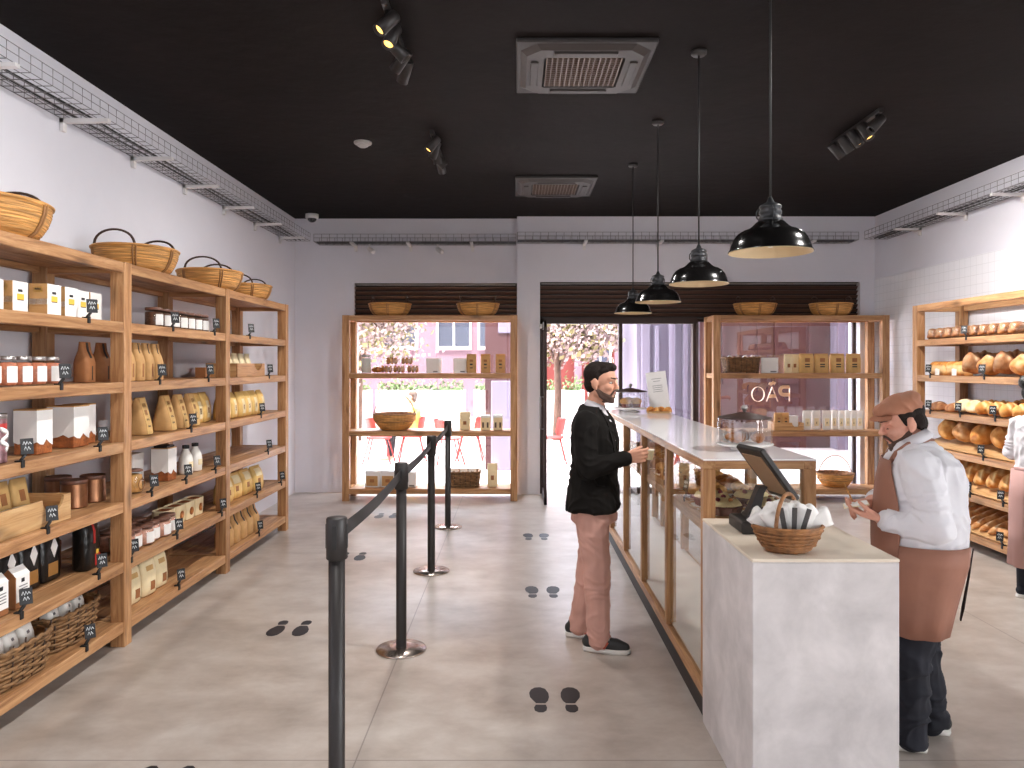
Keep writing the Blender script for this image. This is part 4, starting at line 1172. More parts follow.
# middle bay
row('jarB', jar(.06, .14, 'cocoa', 'lid_brown'), 'B', 1, 5.32, .133, 7, -2.57, 'brown jar with cream label from the camera', 'jar', 'brown jars on the top middle shelf')
row('bgl', bag_gable, 'B', 2, 4.90, .13, 4, -2.55, 'narrow-necked kraft pouch from the camera', 'paper bag', 'kraft pouches in the middle bay', sc=(.75,1,1))
row('sbx', carton('carton', .12, .1, .1, 'kraft_brown', None, [('print','black_card','f',-.2,.2,.3,.6)]), 'B', 2, 6.18, .2, 1, -2.58, 'small brown carton', 'carton', None, sc=.85)
for i, (Y, X) in enumerate(((5.14,-2.58),(5.31,-2.76),(5.48,-2.57),(5.69,-2.57),(5.89,-2.57))):
    place('wedge', bag_wedge, '%s gable-folded kraft bag with black print from the camera, third shelf, middle bay, left rack' % ORD[i], 'paper bag', (X, Y, LV[3]+.0008), R90, 'folded kraft bags', (.72,1,1))
row('yel', bag_yellow, 'B', 3, 6.10, .19, 2, -2.64, 'rounded golden pasta bag from the camera', 'pasta bag', 'golden bags in the middle bay', .05, sc=1.16)
place('clip', clip_jar, 'squat glass jar with brown lid, fourth shelf of the middle bay', 'jar', (-2.55, 5.0, LV[4]+.0008), R90)
place('wbx', white_box(.16, .14, .21), 'plain white box at the back, behind the squat glass jar', 'box', (-2.80, 5.42, LV[4]+.0008), R90)
place('bisct', black_top_carton, 'white carton with torn brown foot and black lid, fourth shelf of the middle bay', 'carton', (-2.60, 5.54, LV[4]+.0008), R90)
row('milkb', milk_bottle, 'B', 4, 5.86, .17, 2, -2.58, 'white bottle with black cap from the camera', 'bottle', 'white bottles')
for i in range(6):
    place('jarP', jar(.058, .135, 'jam_pale', 'lid_brown'), '%s pink preserve jar from the camera, front row, fifth shelf, middle bay' % ORD[i], 'jar', (-2.53 - .02*(i % 2), 4.86+.125*i, LV[5]+.0008), R90, 'pink preserve jars')
for i in range(4):
    place('jarP', None, '%s pink preserve jar from the camera, back row, fifth shelf, middle bay' % ORD[i], 'jar', (-2.68, 4.92+.13*i, LV[5]+.0008), R90, 'pink preserve jars')
row('cupb', cup_box, 'B', 5, 5.62, .172, 4, -2.64, 'cream open carton with orange print from the camera', 'carton', 'cream cartons in the middle bay', sc=1.2)
row('creamb', bag_cream, 'B', 6, 5.0, .2, 3, -2.57, 'plump cream bag with brown picture from the camera', 'paper bag', 'cream bags on the bottom middle shelf', .06, sc=(.9,.9,1.1))
# far bay
place('crateC', crate(.72, .28, .12, 'wood_x'), 'long wooden crate of bottles on the second shelf of the far bay', 'crate', (-2.60, 6.98, LV[2]+.0008), R90)
for i in range(4):
    place('bbot', bag('pasta_bag', .1, .08, .2, GABLE, 'cream', [('print','kraft_brown',-.4,.4,.2,.5)]), '%s pale pouch from the camera standing in the long crate' % ORD[i], 'paper bag', (-2.60, 6.75+.16*i, LV[2]+.0145), R90, 'pouches in the long crate')
row('yel', None, 'C', 3, 6.56, .17, 6, -2.56, 'golden pasta bag from the camera', 'pasta bag', 'golden bags in the far bay', .04, sc=1.08)
row('creamc', bag('cream_bag', .2, .13, .235, PILLOW, 'yellow_pouch', [('print','kraft_brown',-.4,.1,.3,.5),('print','cream',-.6,.6,.6,.9)]), 'C', 5, 6.62, .24, 4, -2.58, 'pale yellow snack bag from the camera', 'snack bag', 'snack bags in the far bay', .08)
row('bgl2', bag('paper_bag', .13, .14, .26, GABLE, 'kraft', [('strip','black_card',-.2,.2,.6,.985)]), 'C', 6, 6.58, .165, 5, -2.56, 'brown narrow-necked bag from the camera', 'paper bag', 'brown bags on the bottom far shelf')
# price tags clipped to the front edges: (shelf, pixel column)
TAGS = {'A': [(1,93),(2,66),(3,28),(3,104),(4,53),(5,27),(5,103),(6,91)], 'B': [(1,176),(1,217),(2,163),(2,211),(3,194),(4,155),(4,189),(4,218),(5,135),(5,180),(5,224),(6,182)], 'C': [(1,252),(2,271),(3,263),(4,270),(5,259),(5,283),(6,261)]}
for b, L in TAGS.items():
    cnt = {}
    for lv, px in L:
        n = sum(1 for q, _ in L if q == lv); cnt[lv] = cnt.get(lv, 0) + 1
        Y = LY(px, -2.42) - .03
        place('tag', price_tag(1), '%sblack price tag clipped to the %s shelf of the %s, left rack' % ((ORD[cnt[lv]-1] + ' ') if n > 1 else '', SHELF[lv-1], BAY[b]), 'price tag', (RX-.018, Y, LV[lv]+.0005), R90, 'price tags on the left rack', 1.1)

# ------------------------------------------------------------------ stock the window racks (front faces the camera)
def on(px, Y): return (px-516)*Y/750
YS = 9.82
def win(key, mk, lv, px, desc, cat, group=None, Y=YS, sc=None, rz=0):
    return place(key, mk, desc, cat, (on(px, Y), Y, LV[lv]+.0012), rz, group, sc)
for px, l in ((390,'left bamboo basket on top of the left window rack'),(478,'right bamboo basket on top of the left window rack'),(755,'left bamboo basket on top of the right window rack'),(831,'right bamboo basket on top of the right window rack')):
    win('boat', None, 0, px, l, 'basket', 'bamboo baskets on the window racks', sc=(1.02,.95,.95))
LWR = 'left window rack'; RWR = 'right window rack'
win('jarW', jar(.066, .24, 'white_paper', 'lid_steel', False), 2, 366.5, 'tall pale jar at the left end of the upper shelf, '+LWR, 'jar')
win('pst', croissant, 2, 377.5, 'small pastry beside the tall pale jar, '+LWR, 'pastry', Y=9.75)
for i, (px, k) in enumerate(((386.5,0),(399,0),(413,0),(392,1),(407,1))):
    p = win('bpk', biscuit_pack, 2, px, '%s film-wrapped biscuit pack of the %s layer from the left, %s' % (ORD[i if k == 0 else i-3], 'lower' if k == 0 else 'upper', LWR), 'biscuit pack', 'stacked biscuit packs', sc=.93)
    if k: p.location.z += .109
for i, px in enumerate((434, 461)):
    win('wbw', white_box(.19, .12, .21), 2, px, '%s white box on the upper shelf, %s' % (('left','right')[i], LWR), 'box', 'white boxes on the left window rack', rz=-.25, Y=YS+.05, sc=.92)
for i, px in enumerate((471.5, 485.5, 500.5)):
    win('kfl', bag_kraft_flat, 2, px, '%s plain kraft bag from the left on the upper shelf, %s' % (ORD[i], LWR), 'paper bag', 'kraft bags on the left window rack', sc=(1.05,1.2,1.02), Y=YS+ (.02 if i else -.04))
win('hoop', hoop_basket, 4, 394.5, 'round cane basket under a tall hoop, middle shelf of the '+LWR, 'basket', Y=9.86, rz=.1)
win('crf', bag_cream_flat, 4, 465, 'pale flat pack standing on the middle shelf, '+LWR, 'paper bag')
for i, px in enumerate((485.5, 498)):
    win('crb', cream_box, 4, px, '%s cream carton with white lid on the middle shelf, %s' % (('left','right')[i], LWR), 'carton', 'cream cartons on the left window rack')
for i, px in enumerate((373.5, 389)):
    win('wct', window_carton, 6, px, '%s white carton with kraft panel on the bottom shelf, %s' % (('left','right')[i], LWR), 'carton', 'cartons on the bottom window shelf', rz=-.12)
win('wbx2', white_box(.19, .13, .2), 6, 409, 'plain white box on the bottom shelf behind the belt, '+LWR, 'box')
win('wickw', woven('wicker_basket', .22, .16, .2, 10), 6, 463.5, 'brown wicker basket with white bags on the bottom shelf, '+LWR, 'basket', Y=9.86)
for i in range(3):
    p = win('wbag', None, 6, 454.5+9*i, '%s white bag from the left in the wicker basket, %s' % (ORD[i], LWR), 'paper bag', 'white bags on the left window rack', Y=9.86, sc=.82); p.location.z += .07
win('crf', None, 6, 492.5, 'tall pale pack on the bottom shelf right of the wicker basket', 'paper bag', sc=(.95,1,1.3))
# right
win('wickr', woven('wicker_basket', .23, .16, .2, 11), 2, 740.5, 'brown wicker basket with white buns on the upper shelf, '+RWR, 'basket', Y=9.86)
for i, px in enumerate((729.5, 737, 744.5, 752)):
    p = place('wrl', loaf('white_bun', .09, .09, .1, [], 'porcelain', 15, bumps=.02), '%s white bun from the left in the wicker basket, %s' % (ORD[i], RWR), 'bun', (on(px, 9.86), 9.86, LV[2]+.14), 0, 'white buns on the right window rack')
win('wbw', None, 2, 769.5, 'white box right of the wicker basket, upper shelf of the '+RWR, 'box', rz=-.3, sc=(1.1,1,.95))
for i, px in enumerate((788.5, 794.5)):
    win('crf', None, 2, px, '%s cream flat pack on the upper shelf, %s' % (('left','right')[i], RWR), 'paper bag', 'cream packs on the right window rack', rz=-.2, Y=YS+.1*i-.05, sc=(.8,1,1.05))
for i, px in enumerate((806, 821, 837, 853)):
    win('kfl2', bag('paper_bag', .18, .1, .25, BLOCK, 'kraft_gold', [('print','black_card',-.35,.35,.3,.36),('print','black_card',-.35,.35,.42,.48),('print','kraft_brown',-.35,.35,.58,.78)], fold='kraft'), 2, px, '%s kraft bag with dark print from the left, upper shelf, %s' % (ORD[i], RWR), 'paper bag', 'kraft bags on the right window rack')
win('crateR', crate(.38, .26, .1), 4, 785.5, 'wooden crate of packs on the middle shelf, '+RWR, 'crate', Y=9.84)
for i, px in enumerate((778, 785)):
    p = win('kfl', None, 4, px, '%s kraft bag standing in the crate, %s' % (('left','right')[i], RWR), 'paper bag', 'bags in the right window crate', Y=9.86, sc=.85); p.location.z += .013
p = win('wpk2', white_box(.11, .1, .17), 4, 792.5, 'white box standing in the crate, '+RWR, 'box', Y=9.85); p.location.z += .013
for i, px in enumerate((807, 816, 826.5, 834.5, 841.5, 848, 854, 860)):
    win('crf2', bag('cream_bag', .13, .08, .25, BLOCK, 'white_paper', [('print','cream',-.5,.5,.2,.6),('print','grille',-.15,.15,.3,.42)], fold='white_paper'), 4, px, '%s pale paper bag from the left, middle shelf, %s' % (ORD[i], RWR), 'paper bag', 'pale bags on the right window rack', Y=YS+.05*(i % 2)-(.02 if i < 2 else 0), rz=-.45 if i > 2 else -.1, sc=(.62 if i > 2 else .85, .6, 1))
win('hoop', None, 6, 835, 'round cane basket under a tall hoop, bottom shelf of the '+RWR, 'basket', Y=9.86, sc=.83, rz=.05)

# ------------------------------------------------------------------ the bread rack on the right wall (front faces -X)
RM = -PI/2
def RY(px, X): return X*750/(px-516)
BS = {1:'top', 2:'second', 3:'third', 4:'fourth', 5:'fifth', 6:'bottom'}
def bread(key, mk, lv, Y, X, desc, cat, group, rz=0, tilt=0, dz=0, sc=None, roll=0):
    a = math.radians(tilt)
    return place(key, mk, desc, cat, (X, Y, LV[lv]+.001+dz), 0, group, sc, rot=(roll, -a, rz))
FROM = 'from the back wall'
for i in range(10):
    bread('gran', granola_pack, 1, 7.90-.145*i, 4.46, '%s film-wrapped nut bread %s, top shelf of the bread rack' % (ORD[i], FROM), 'bread', 'wrapped nut breads', 0)
place('bpk', None, 'small clear pack at the far end of the top bread shelf', 'biscuit pack', (4.44, 8.00, LV[1]+.001), RM, None, .5)
for i in range(2):
    bread('tinl', tin_loaf, 2, 7.80-.3*i, 4.44, '%s golden tin loaf %s, second shelf of the bread rack' % (ORD[i], FROM), 'bread', 'tin loaves', RM)
for i in range(5):
    bread('rus1' if i % 2 == 0 else 'rus2', rustic if i % 2 == 0 else rustic2, 2, 7.26-.235*i, 4.47, '%s large rustic loaf %s, second shelf of the bread rack' % (ORD[i], FROM), 'bread', 'rustic loaves', .2, 8, .045, (1.05,.93,1.2), .35)
for i in range(2):
    bread('rye', dark_loaf, 3, 7.86-.285*i, 4.44, '%s dark narrow loaf %s, third shelf of the bread rack' % (ORD[i], FROM), 'bread', 'dark narrow loaves', RM)
for i in range(2):
    bread('paler', pale, 3, 7.36-.17*i, 4.43, '%s pale floury roll %s, third shelf of the bread rack' % (ORD[i], FROM), 'bread', 'pale rolls', .1, 12, .025, 1.08)
for i in range(5):
    bread('swirl', swirl, 3, 7.0-.172*i, 4.43, '%s golden ridged roll %s, front row, third shelf of the bread rack' % (ORD[i], FROM), 'bread', 'golden ridged rolls', .1, 12, .025, 1.08)
for i in range(4):
    bread('swirl', None, 3, 6.94-.175*i, 4.68, '%s golden ridged roll %s, back row, third shelf of the bread rack' % (ORD[i], FROM), 'bread', 'golden ridged rolls', .1, 12, .03, 1.08)
dz = lambda X, s: (X-4.31)*math.tan(math.radians(s)) + .03
for i, (kk, mk, Y) in enumerate((('boule', boule, 7.76), ('rus2', None, 7.47), ('bat', batard, 7.18), ('boule', None, 6.90), ('bat', None, 6.62), ('boule', None, 6.34))):
    bread(kk, mk, 4, Y, 4.50, '%s big loaf %s, front row, fourth shelf of the bread rack' % (ORD[i], FROM), 'bread', 'big loaves on the fourth shelf', .35, 16, dz(4.50, 16)+.052, (1.02,1.05,1.18), .33)
for i, Y in enumerate((7.55, 7.2, 6.85, 6.5)):
    bread('rus1' if i % 2 else 'boule', None, 4, Y, 4.71, '%s big loaf %s, back row, fourth shelf of the bread rack' % (ORD[i], FROM), 'bread', 'big loaves on the fourth shelf', .2, 16, dz(4.71, 16)+.0, .72)
for i in range(8):
    bread('bag1', baguette, 5, 7.86-.185*i, 4.54, '%s golden baguette %s, fifth shelf of the bread rack' % (ORD[i], FROM), 'bread', 'baguettes on the fifth shelf', .14, 24, dz(4.54, 24)+.036, (.92,1.05,1.05), .33)
for i in range(9):
    bread('bag2', baguette_thin, 6, 7.86-.125*i, 4.55, '%s slim baguette %s, bottom shelf of the bread rack' % (ORD[i], FROM), 'bread', 'slim baguettes', .05, 20, dz(4.55, 20), .9)
for i in range(3):
    bread('bag2', None, 6, 6.62, 4.385+.115*i, '%s slim baguette up from the rack front lying along the bottom shelf' % ORD[i], 'bread', 'slim baguettes lying along', RM, 0, dz(4.41+.115*i, 20), .85)
TAGR = [(1,966),(2,930),(2,984),(3,930),(3,960),(3,995),(4,983),(5,970),(5,1003),(6,966),(6,1002)]
cnt = {}
for lv, px in TAGR:
    n = sum(1 for q, _ in TAGR if q == lv); cnt[lv] = cnt.get(lv, 0)+1
    place('tagr', price_tag(-1), '%sblack price tag %s on the %s shelf edge, bread rack' % ((ORD[cnt[lv]-1]+' ') if n > 1 else '', FROM if n > 1 else '', BS[lv]) if n > 1 else 'black price tag clipped to the %s shelf of the bread rack' % BS[lv], 'price tag', (4.298, RY(px, 4.28), LV[lv]+.0005), RM, 'price tags on the bread rack', 1.1)

# ------------------------------------------------------------------ pastries inside the counter, things on it
ZD = .9508
for i, (y, x) in enumerate(((3.98,1.10),(3.98,1.325),(4.22,1.10),(4.22,1.325))):
    if i in (0, 2):
        place('strayT', serving_tray(.48, .23), '%s tray of cream tarts in the counter, from the camera' % ('first','second')[i//2], 'tray', (1.21, y, ZD), 0, 'tart trays')
    place('tart', tart, '%s cream tart of the %s tray in the counter, from the camera' % (('left','right')[i % 2], ('first','second')[i//2]), 'tart', (x, y, ZD+.0095), i*.8, 'cream tarts')
k = 0
for r_, y in enumerate((4.50, 4.80, 5.1, 5.4, 5.75, 6.1, 6.5, 6.95)):
    place('strayM', serving_tray(.42, .25), '%s pastry tray behind the tart trays in the counter, from the camera' % ORD[r_], 'tray', (1.205, y, ZD), 0, 'pastry trays')
    for j in range(6):
        x = 1.06 + .145*(j % 3); yy = y + (-.062 if j < 3 else .062)
        nm, mk = (('muffin', muffin), ('croiss', croissant), ('bun', loaf('brioche_bun', .13, .11, .085, [(0,D(20),.09,.008)], 'crust_gold', 21, flour_top=.1)))[r_ % 3]
        place(nm, mk, '%s %s from the left, %s row of the %s pastry tray' % (ORD[j % 3], ('muffin','croissant','brioche bun')[r_ % 3], ('front','back')[j//3], ORD[r_]), ('muffin','croissant','bun')[r_ % 3], (x, yy, ZD+.0095), random.uniform(-.4,.4), ('muffins','croissants','brioche buns')[r_ % 3] + ' in the counter')
for i, y in enumerate((3.86, 4.36, 4.95, 5.6, 6.3)):
    place('tagr', None, '%s black price tag from the camera inside the glass counter' % ORD[i], 'price tag', (.995, y, ZD+.031), RM-.4, 'price tags in the counter', 1.0)
ZG = ZT + .0008
place('dome', cake_dome, 'glass cake dome with dark lid on the near end of the counter', 'cake dome', (1.255, 4.12, ZG))
for i, (x, y) in enumerate(((1.20,4.08),(1.31,4.08),(1.255,4.18))):
    place('croiss', None, '%s under the near cake dome' % ('left front croissant','right front croissant','rear croissant')[i], 'croissant', (x, y, ZG+.0385), i, None, .8)
place('dome', None, 'glass cake dome on the far end of the counter by the man', 'cake dome', (1.135, 7.45, ZG), 0, None, 1.15)
for i, (x, y) in enumerate(((1.08,7.40),(1.19,7.42),(1.13,7.52))):
    place('muffin', None, '%s under the far cake dome' % ('left front muffin','right front muffin','rear muffin')[i], 'muffin', (x, y, ZG+.0445), i, None, 1.2)
o = thing('menu_card', 'white menu card leaning upright on the far end of the counter', 'menu card', (1.45, 7.52, ZG), -.08)
Mx = Matrix.Rotation(-.12, 4, 'Y') @ Matrix.Rotation(-.1, 4, 'X')
g = G(); g.box((-.1,-.004,.012),(.1,.004,.40),.002,M=Mx); obj('card', g, 'white_card', o)
g = G()
for z, w in ((.33,.05),(.305,.035),(.26,.05),(.24,.05),(.22,.045),(.2,.05)): g.box((-w,-.0055,z-.002),(w,-.0042,z+.002),0,M=Mx)
obj('print', g, 'grey_metal', o)
g = G(); g.box((-.07,-.03,0),(.07,.07,.012),.003); obj('foot', g, 'wood_x', o)
place('strayS', serving_tray(.24, .16), 'small wooden tray of pastries before the menu card', 'tray', (1.39, 7.28, ZG))
for i in range(4):
    place('bun', None, '%s golden bun from the left on the small tray before the menu card' % ORD[i], 'bun', (1.315+.05*i, 7.28+.03*(-1)**i, ZG+.0095), i, 'buns before the menu card', .62)

# pay terminal on the plinth: the screen leans back, its rear to the customer
ZP = .9985
o = thing('pay_terminal', 'black pay terminal with tilted screen on the pale plinth', 'pay terminal', (1.075, 3.42, ZP), 0)
g = G(); g.box((-.075,-.10,0),(.085,.11,.055),.008); g.box((-.03,-.05,.055),(.06,.06,.075),.006); obj('base', g, 'black_metal', o)
g = G(); g.rings([[(x, y, z) for x, y in ((cx-a,-b),(cx+a,-b),(cx+a,b),(cx-a,b))] for cx, z, a, b in ((.0,.07,.03,.035),(.015,.12,.022,.028),(.03,.17,.018,.026),(.045,.20,.018,.03))], smooth=False); obj('stem', g, 'black_metal', o)
sc_ = root('screen'); sc_.parent = o; sc_.location = (.07, -.0, .265); sc_.rotation_euler = Euler((0, D(-38), D(12)), 'XYZ')
g = G(); g.box((-.014,-.11,-.145),(.014,.11,.145),.006); obj('housing', g, 'black_metal', sc_)
g = G(); g.box((-.0175,-.085,-.115),(-.0135,.085,.11),.001); obj('rear_panel', g, 'screen_back', sc_)
g = G(); g.box((.0135,-.098,-.13),(.0155,.098,.13),.0005); obj('display', g, 'black_gloss', sc_)
# bread basket with rolled cloths
o = thing('cloth_basket', 'small brown wicker basket of rolled cloths on the pale plinth', 'basket', (1.098, 3.035, ZP))
g = G(); n = 48; bp = [(.075,0),(.085,.006),(.105,.025),(.122,.055),(.134,.085),(.138,.1)]
for i in range(11):
    t = i/10*(len(bp)-1); a = min(int(t), len(bp)-2); f = t-a
    r = bp[a][0]+(bp[a+1][0]-bp[a][0])*f; z = bp[a][1]+(bp[a+1][1]-bp[a][1])*f
    g.tube([((r+.003*math.sin(j*PI/2+ (PI if i % 2 else 0)))*1.0*math.cos(2*PI*j/n), (r+.003*math.sin(j*PI/2+(PI if i % 2 else 0)))*.8*math.sin(2*PI*j/n), z+.005) for j in range(n)], .0058, n=5, closed=True)
obj('woven_wall', g, 'wicker_brown', o)
g = G(); g.lathe([(r-.006, z+.004) for r, z in bp][::-1], 36, sy=.8, cap0=False, cap1=True); g.lathe([(r-.003, z+.002) for r, z in bp], 36, sy=.8, cap0=True, cap1=False); obj('lining', g, 'wicker_brown', o)
g = G(); g.tube([(.035*math.cos(a)*0 + .0*a, .108*math.cos(a), .085+.145*math.sin(a)) for a in [PI*i/20 for i in range(21)]], .008, n=7); g.xf(Matrix.Rotation(-.75, 4, 'Z')); obj('handle', g, 'wicker_brown', o)
def cloth_roll():
    o = root('rolled_cloth'); R = []; n = 16
    for i in range(9):
        t = i/8; r0 = .018+.012*t
        R.append([((r0*1.25+.003*math.sin(3*j*2*PI/n+i))*math.cos(2*PI*j/n), (r0*.8+.003*math.cos(2*j*2*PI/n))*math.sin(2*PI*j/n), -.05+.155*t + .006*math.sin(2*PI*j/n*2)*t) for j in range(n)])
    R.append([(p[0]*.55, p[1]*.55, p[2]-.012) for p in R[-1]])
    g = G(); g.rings(R, True, True); return obj('cloth_body', g, 'linen', o).parent
for i, (a, dx, dy, yw) in enumerate(((-52,-.06,-.01,0),(-30,-.045,-.03,.3),(-12,-.018,-.03,0),(4,.004,-.02,.5),(17,.03,-.03,0),(36,.05,-.02,.2),(58,.07,-.01,0),(-8,-.02,.04,0),(22,.03,.04,0))):
    place('cloth', cloth_roll, '%s off-white rolled cloth from the left in the plinth basket, %s' % (ORD[i if i < 7 else i-7], 'front row' if i < 7 else 'back row'), 'cloth', (1.098+dx, 3.035+dy, ZP+.085), 0, 'rolled cloths', None if i not in (6,) else (1.15,1,1.1), rot=(D(-8), D(a), yw))
for i in range(3):
    g = G(); a = (-.16, .06, .34)[i]; r = .03
    g.rings([[(x, y, z) for x, y in ((-r*.32,-.002),(r*.32,-.002),(r*.32,.002),(-r*.32,.002))] for z in (0,.04,.08,.1)], smooth=False); o = obj('cloth_strap', g, 'ac_panel')
    o.location = (1.098+(-.03,.004,.035)[i], 3.035-.062, ZP+.085); o.rotation_euler = (D(-4), a, 0)
    tag(o, '%s grey strap from the left between the rolled cloths in the plinth basket' % ORD[i], 'strap', 'grey straps of the rolled cloths')
# ------------------------------------------------------------------ people
def join(g, h, Mx=None):
    g.add([Mx @ Vector(p) for p in h.v] if Mx is not None else h.v, h.f); return g
def fold(p, k):
    q = Vector((p[0]*7, p[1]*7, p[2]*10)); w = noise.noise(q*.6 + Vector((k, 0, 0)))*1.3
    a = 1 - abs(noise.noise(Vector((q[0]+w, q[1]-w, q[2]+1.5*w + k)))); b_ = noise.noise(q*2.3)
    return a*a*a*1.4 - .6 + .25*b_
def blob(name, g, m, parent, voxel=.006, smooth=4, fac=.5, wr=0):
    """fuse the overlapping tapered shapes into one continuous skin"""
    me = g.mesh(name); clean(me)
    t = bpy.data.objects.new(name, me); COL.objects.link(t)
    r = t.modifiers.new('r', 'REMESH'); r.mode = 'VOXEL'; r.voxel_size = voxel; r.use_smooth_shade = True
    s_ = t.modifiers.new('s', 'SMOOTH'); s_.iterations = smooth; s_.factor = fac
    dg = bpy.context.evaluated_depsgraph_get(); dg.update()
    me2 = bpy.data.meshes.new_from_object(t.evaluated_get(dg)); me2.name = name
    bpy.data.objects.remove(t); bpy.data.meshes.remove(me)
    if wr:
        ns = [v.normal.copy() for v in me2.vertices]
        for v, nn in zip(me2.vertices, ns): v.co += nn*(wr*fold(v.co, len(name)))
    me2.materials.clear(); me2.materials.append(M[m])
    for p in me2.polygons: p.use_smooth = True; p.material_index = 0
    o = bpy.data.objects.new(name, me2); COL.objects.link(o)
    if parent is not None: o.parent = parent
    return o
def torso(g, rings, n=28, e=2.4, lean=None):
    """closed loft of (z, centre x, depth radius, width radius[, centre y])"""
    R = []
    for q in rings:
        z, cx, rx, ry = q[:4]; cy = q[4] if len(q) > 4 else 0; row = []
        for j in range(n):
            a = 2*PI*j/n; c, s_ = math.cos(a), math.sin(a); k = (abs(c)**e + abs(s_)**e)**(-1/e)
            row.append((cx + rx*c*k, cy + ry*s_*k, z))
        R.append(row)
    return g.rings(R, True, True)
def hand(g, w, d, n, s, curl=(.5,.6,.4), sc=1.0, thumb=(.55,.65,.5), tb=(.35,.3), spread=.04, fan=None):
    d = Vector(d).normalized(); n = Vector(n); n = (n - d*n.dot(d)).normalized(); s0 = Vector(s); c = d.cross(n)
    s = c if c.dot(s0) > 0 else -c
    w = Vector(w)
    for i, (off, base, L) in enumerate(((.031,.088,(.042,.025,.020)),(.0105,.093,(.046,.028,.021)),(-.0105,.088,(.042,.026,.020)),(-.031,.079,(.033,.020,.018)))):
        k = w + (d*base + s*off)*sc
        g.cap(w + (d*.012 + s*off*.6)*sc, .0155*sc, k, .0125*sc)
        cl = curl if fan is None else fan[i]
        p, a, dd = k, 0.0, (d + s*(spread*(1.5-i))).normalized()
        for L_, cu, r0, r1 in zip(L, cl, (.0100,.0091,.0083), (.0091,.0083,.0072)):
            a += cu; v = dd*math.cos(a) + n*math.sin(a); q = p + v*L_*sc
            g.cap(p, r0*sc, q, r1*sc); p = q
    b = w + (d*.022 + s*.022 + n*.006)*sc; v = (d*thumb[0] + s*thumb[1] + n*thumb[2]).normalized()
    p = b; g.cap(w + d*.012*sc, .017*sc, b + v*.03*sc, .0145*sc)
    for L_, r0, r1, k in ((.046,.0140,.0115,0),(.032,.0112,.0098,tb[0]),(.026,.0098,.0078,tb[1])):
        v = (v + d*k*.6 + n*k*.5).normalized(); q = p + v*L_*sc; g.cap(p, r0*sc, q, r1*sc); p = q
    return g
def head_geo():
    """head about its centre: x forward, y left, z up; chin at -.118, crown at .125"""
    h = G()
    h.ell((-.012,0,.035), (.100,.078,.092), n=24, m=16); h.ell((.022,0,-.035), (.066,.064,.086), n=20)
    h.ell((.052,0,-.086), (.036,.036,.03)); h.cap((-.01,.052,-.062), .022, (.05,.022,-.092), .022); h.cap((-.01,-.052,-.062), .022, (.05,-.022,-.092), .022)
    h.cap((.083,0,.020), .0085, (.108,0,-.020), .0115); h.ell((.098,.010,-.024), (.012,.009,.008)); h.ell((.098,-.010,-.024), (.012,.009,.008))
    for s in (-1, 1):
        h.cap((.086,s*.012,.030), .010, (.070,s*.048,.031), .011)           # brow
        h.ell((.062,s*.040,-.022), (.028,.024,.024))                          # cheek
        h.ell((-.012,s*.082,-.004), (.021,.014,.033), R=Matrix.Rotation(-s*.4,3,'Z')); h.ell((-.004,s*.080,-.030), (.011,.010,.014))
    h.cap((.086,-.016,-.050), .0075, (.086,.016,-.050), .0075); h.cap((.084,-.014,-.060), .0085, (.084,.014,-.060), .0085)
    h.ell((.068,0,-.102), (.020,.020,.016))
    return h
def face_parts(p, Mx, m_hair, beard=True, closed=False):
    Rm = Mx.to_3x3()
    for s in (-1, 1):
        g = G(); g.ell(Mx @ Vector((.0715,s*.031,.006)), (.0125,.0125,.010)); e = obj('eye', g, 'skin_rosy' if closed else 'eye_white', p)
        if not closed:
            g = G(); g.ell(Mx @ Vector((.0812,s*.032,.006)), (.004,.0068,.0068), R=Rm); obj('iris', g, 'iris', e)
        else:
            g = G(); g.tube([Mx @ Vector((.0865-.02*t*t,s*(.031+.011*t),-.003-.001*t)) for t in (-1,-.5,0,.5,1)], .0014, n=5); obj('eyelid', g, m_hair, e)
        g = G(); g.cap(Mx @ Vector((.0955,s*.013,.034)), .0042, Mx @ Vector((.080,s*.05,.038)), .0032); obj('eyebrow', g, m_hair, p)
    g = G(); g.cap(Mx @ Vector((.0915,-.017,-.054)), .0042, Mx @ Vector((.0945,0,-.053)), .005); g.cap(Mx @ Vector((.0945,0,-.053)), .005, Mx @ Vector((.0915,.017,-.054)), .0042)
    obj('lips', g, 'lips', p)
    if beard:
        b = G()
        for s in (-1, 1):
            b.chain([(-.010,s*.0745,.008),(-.004,s*.069,-.035),(.022,s*.055,-.078),(.060,s*.026,-.103),(.078,0,-.106)], [.005,.010,.014,.016,.017])
            b.chain([(.012,s*.060,-.045),(.050,s*.046,-.070),(.075,s*.024,-.086)], [.010,.013,.014])
            b.chain([(.100,s*.003,-.038),(.092,s*.020,-.044),(.082,s*.029,-.064)], [.0056,.0062,.007])
        b.ell((.066,0,-.092), (.026,.03,.021)); b.ell((.035,0,-.107), (.04,.034,.016))
        o = join(G(), b, Mx); blob('beard', o, 'beard', p, .0045, 3)
def collar(p, c, r, h, m, tilt=0, front=0, open_=.35):
    g = G(); n = 30; R = []
    for z, k in ((0,1.0),(h,.93),(h+.006,1.0),(h*.25,1.22)):
        R.append([(r*k*math.cos(a), r*k*math.sin(a), z - .012*k*max(0, math.cos(a))) for a in [open_ + (2*PI-2*open_)*j/n for j in range(n+1)]])
    R = R + [[(x*.985, y*.985, z-.003) for x, y, z in r_] for r_ in R[::-1]]
    g.rings(R, False, False, closed=False); g.xf(Matrix.Translation(c) @ Matrix.Rotation(tilt, 4, 'Y')); return obj('shirt_collar', g, m, p)
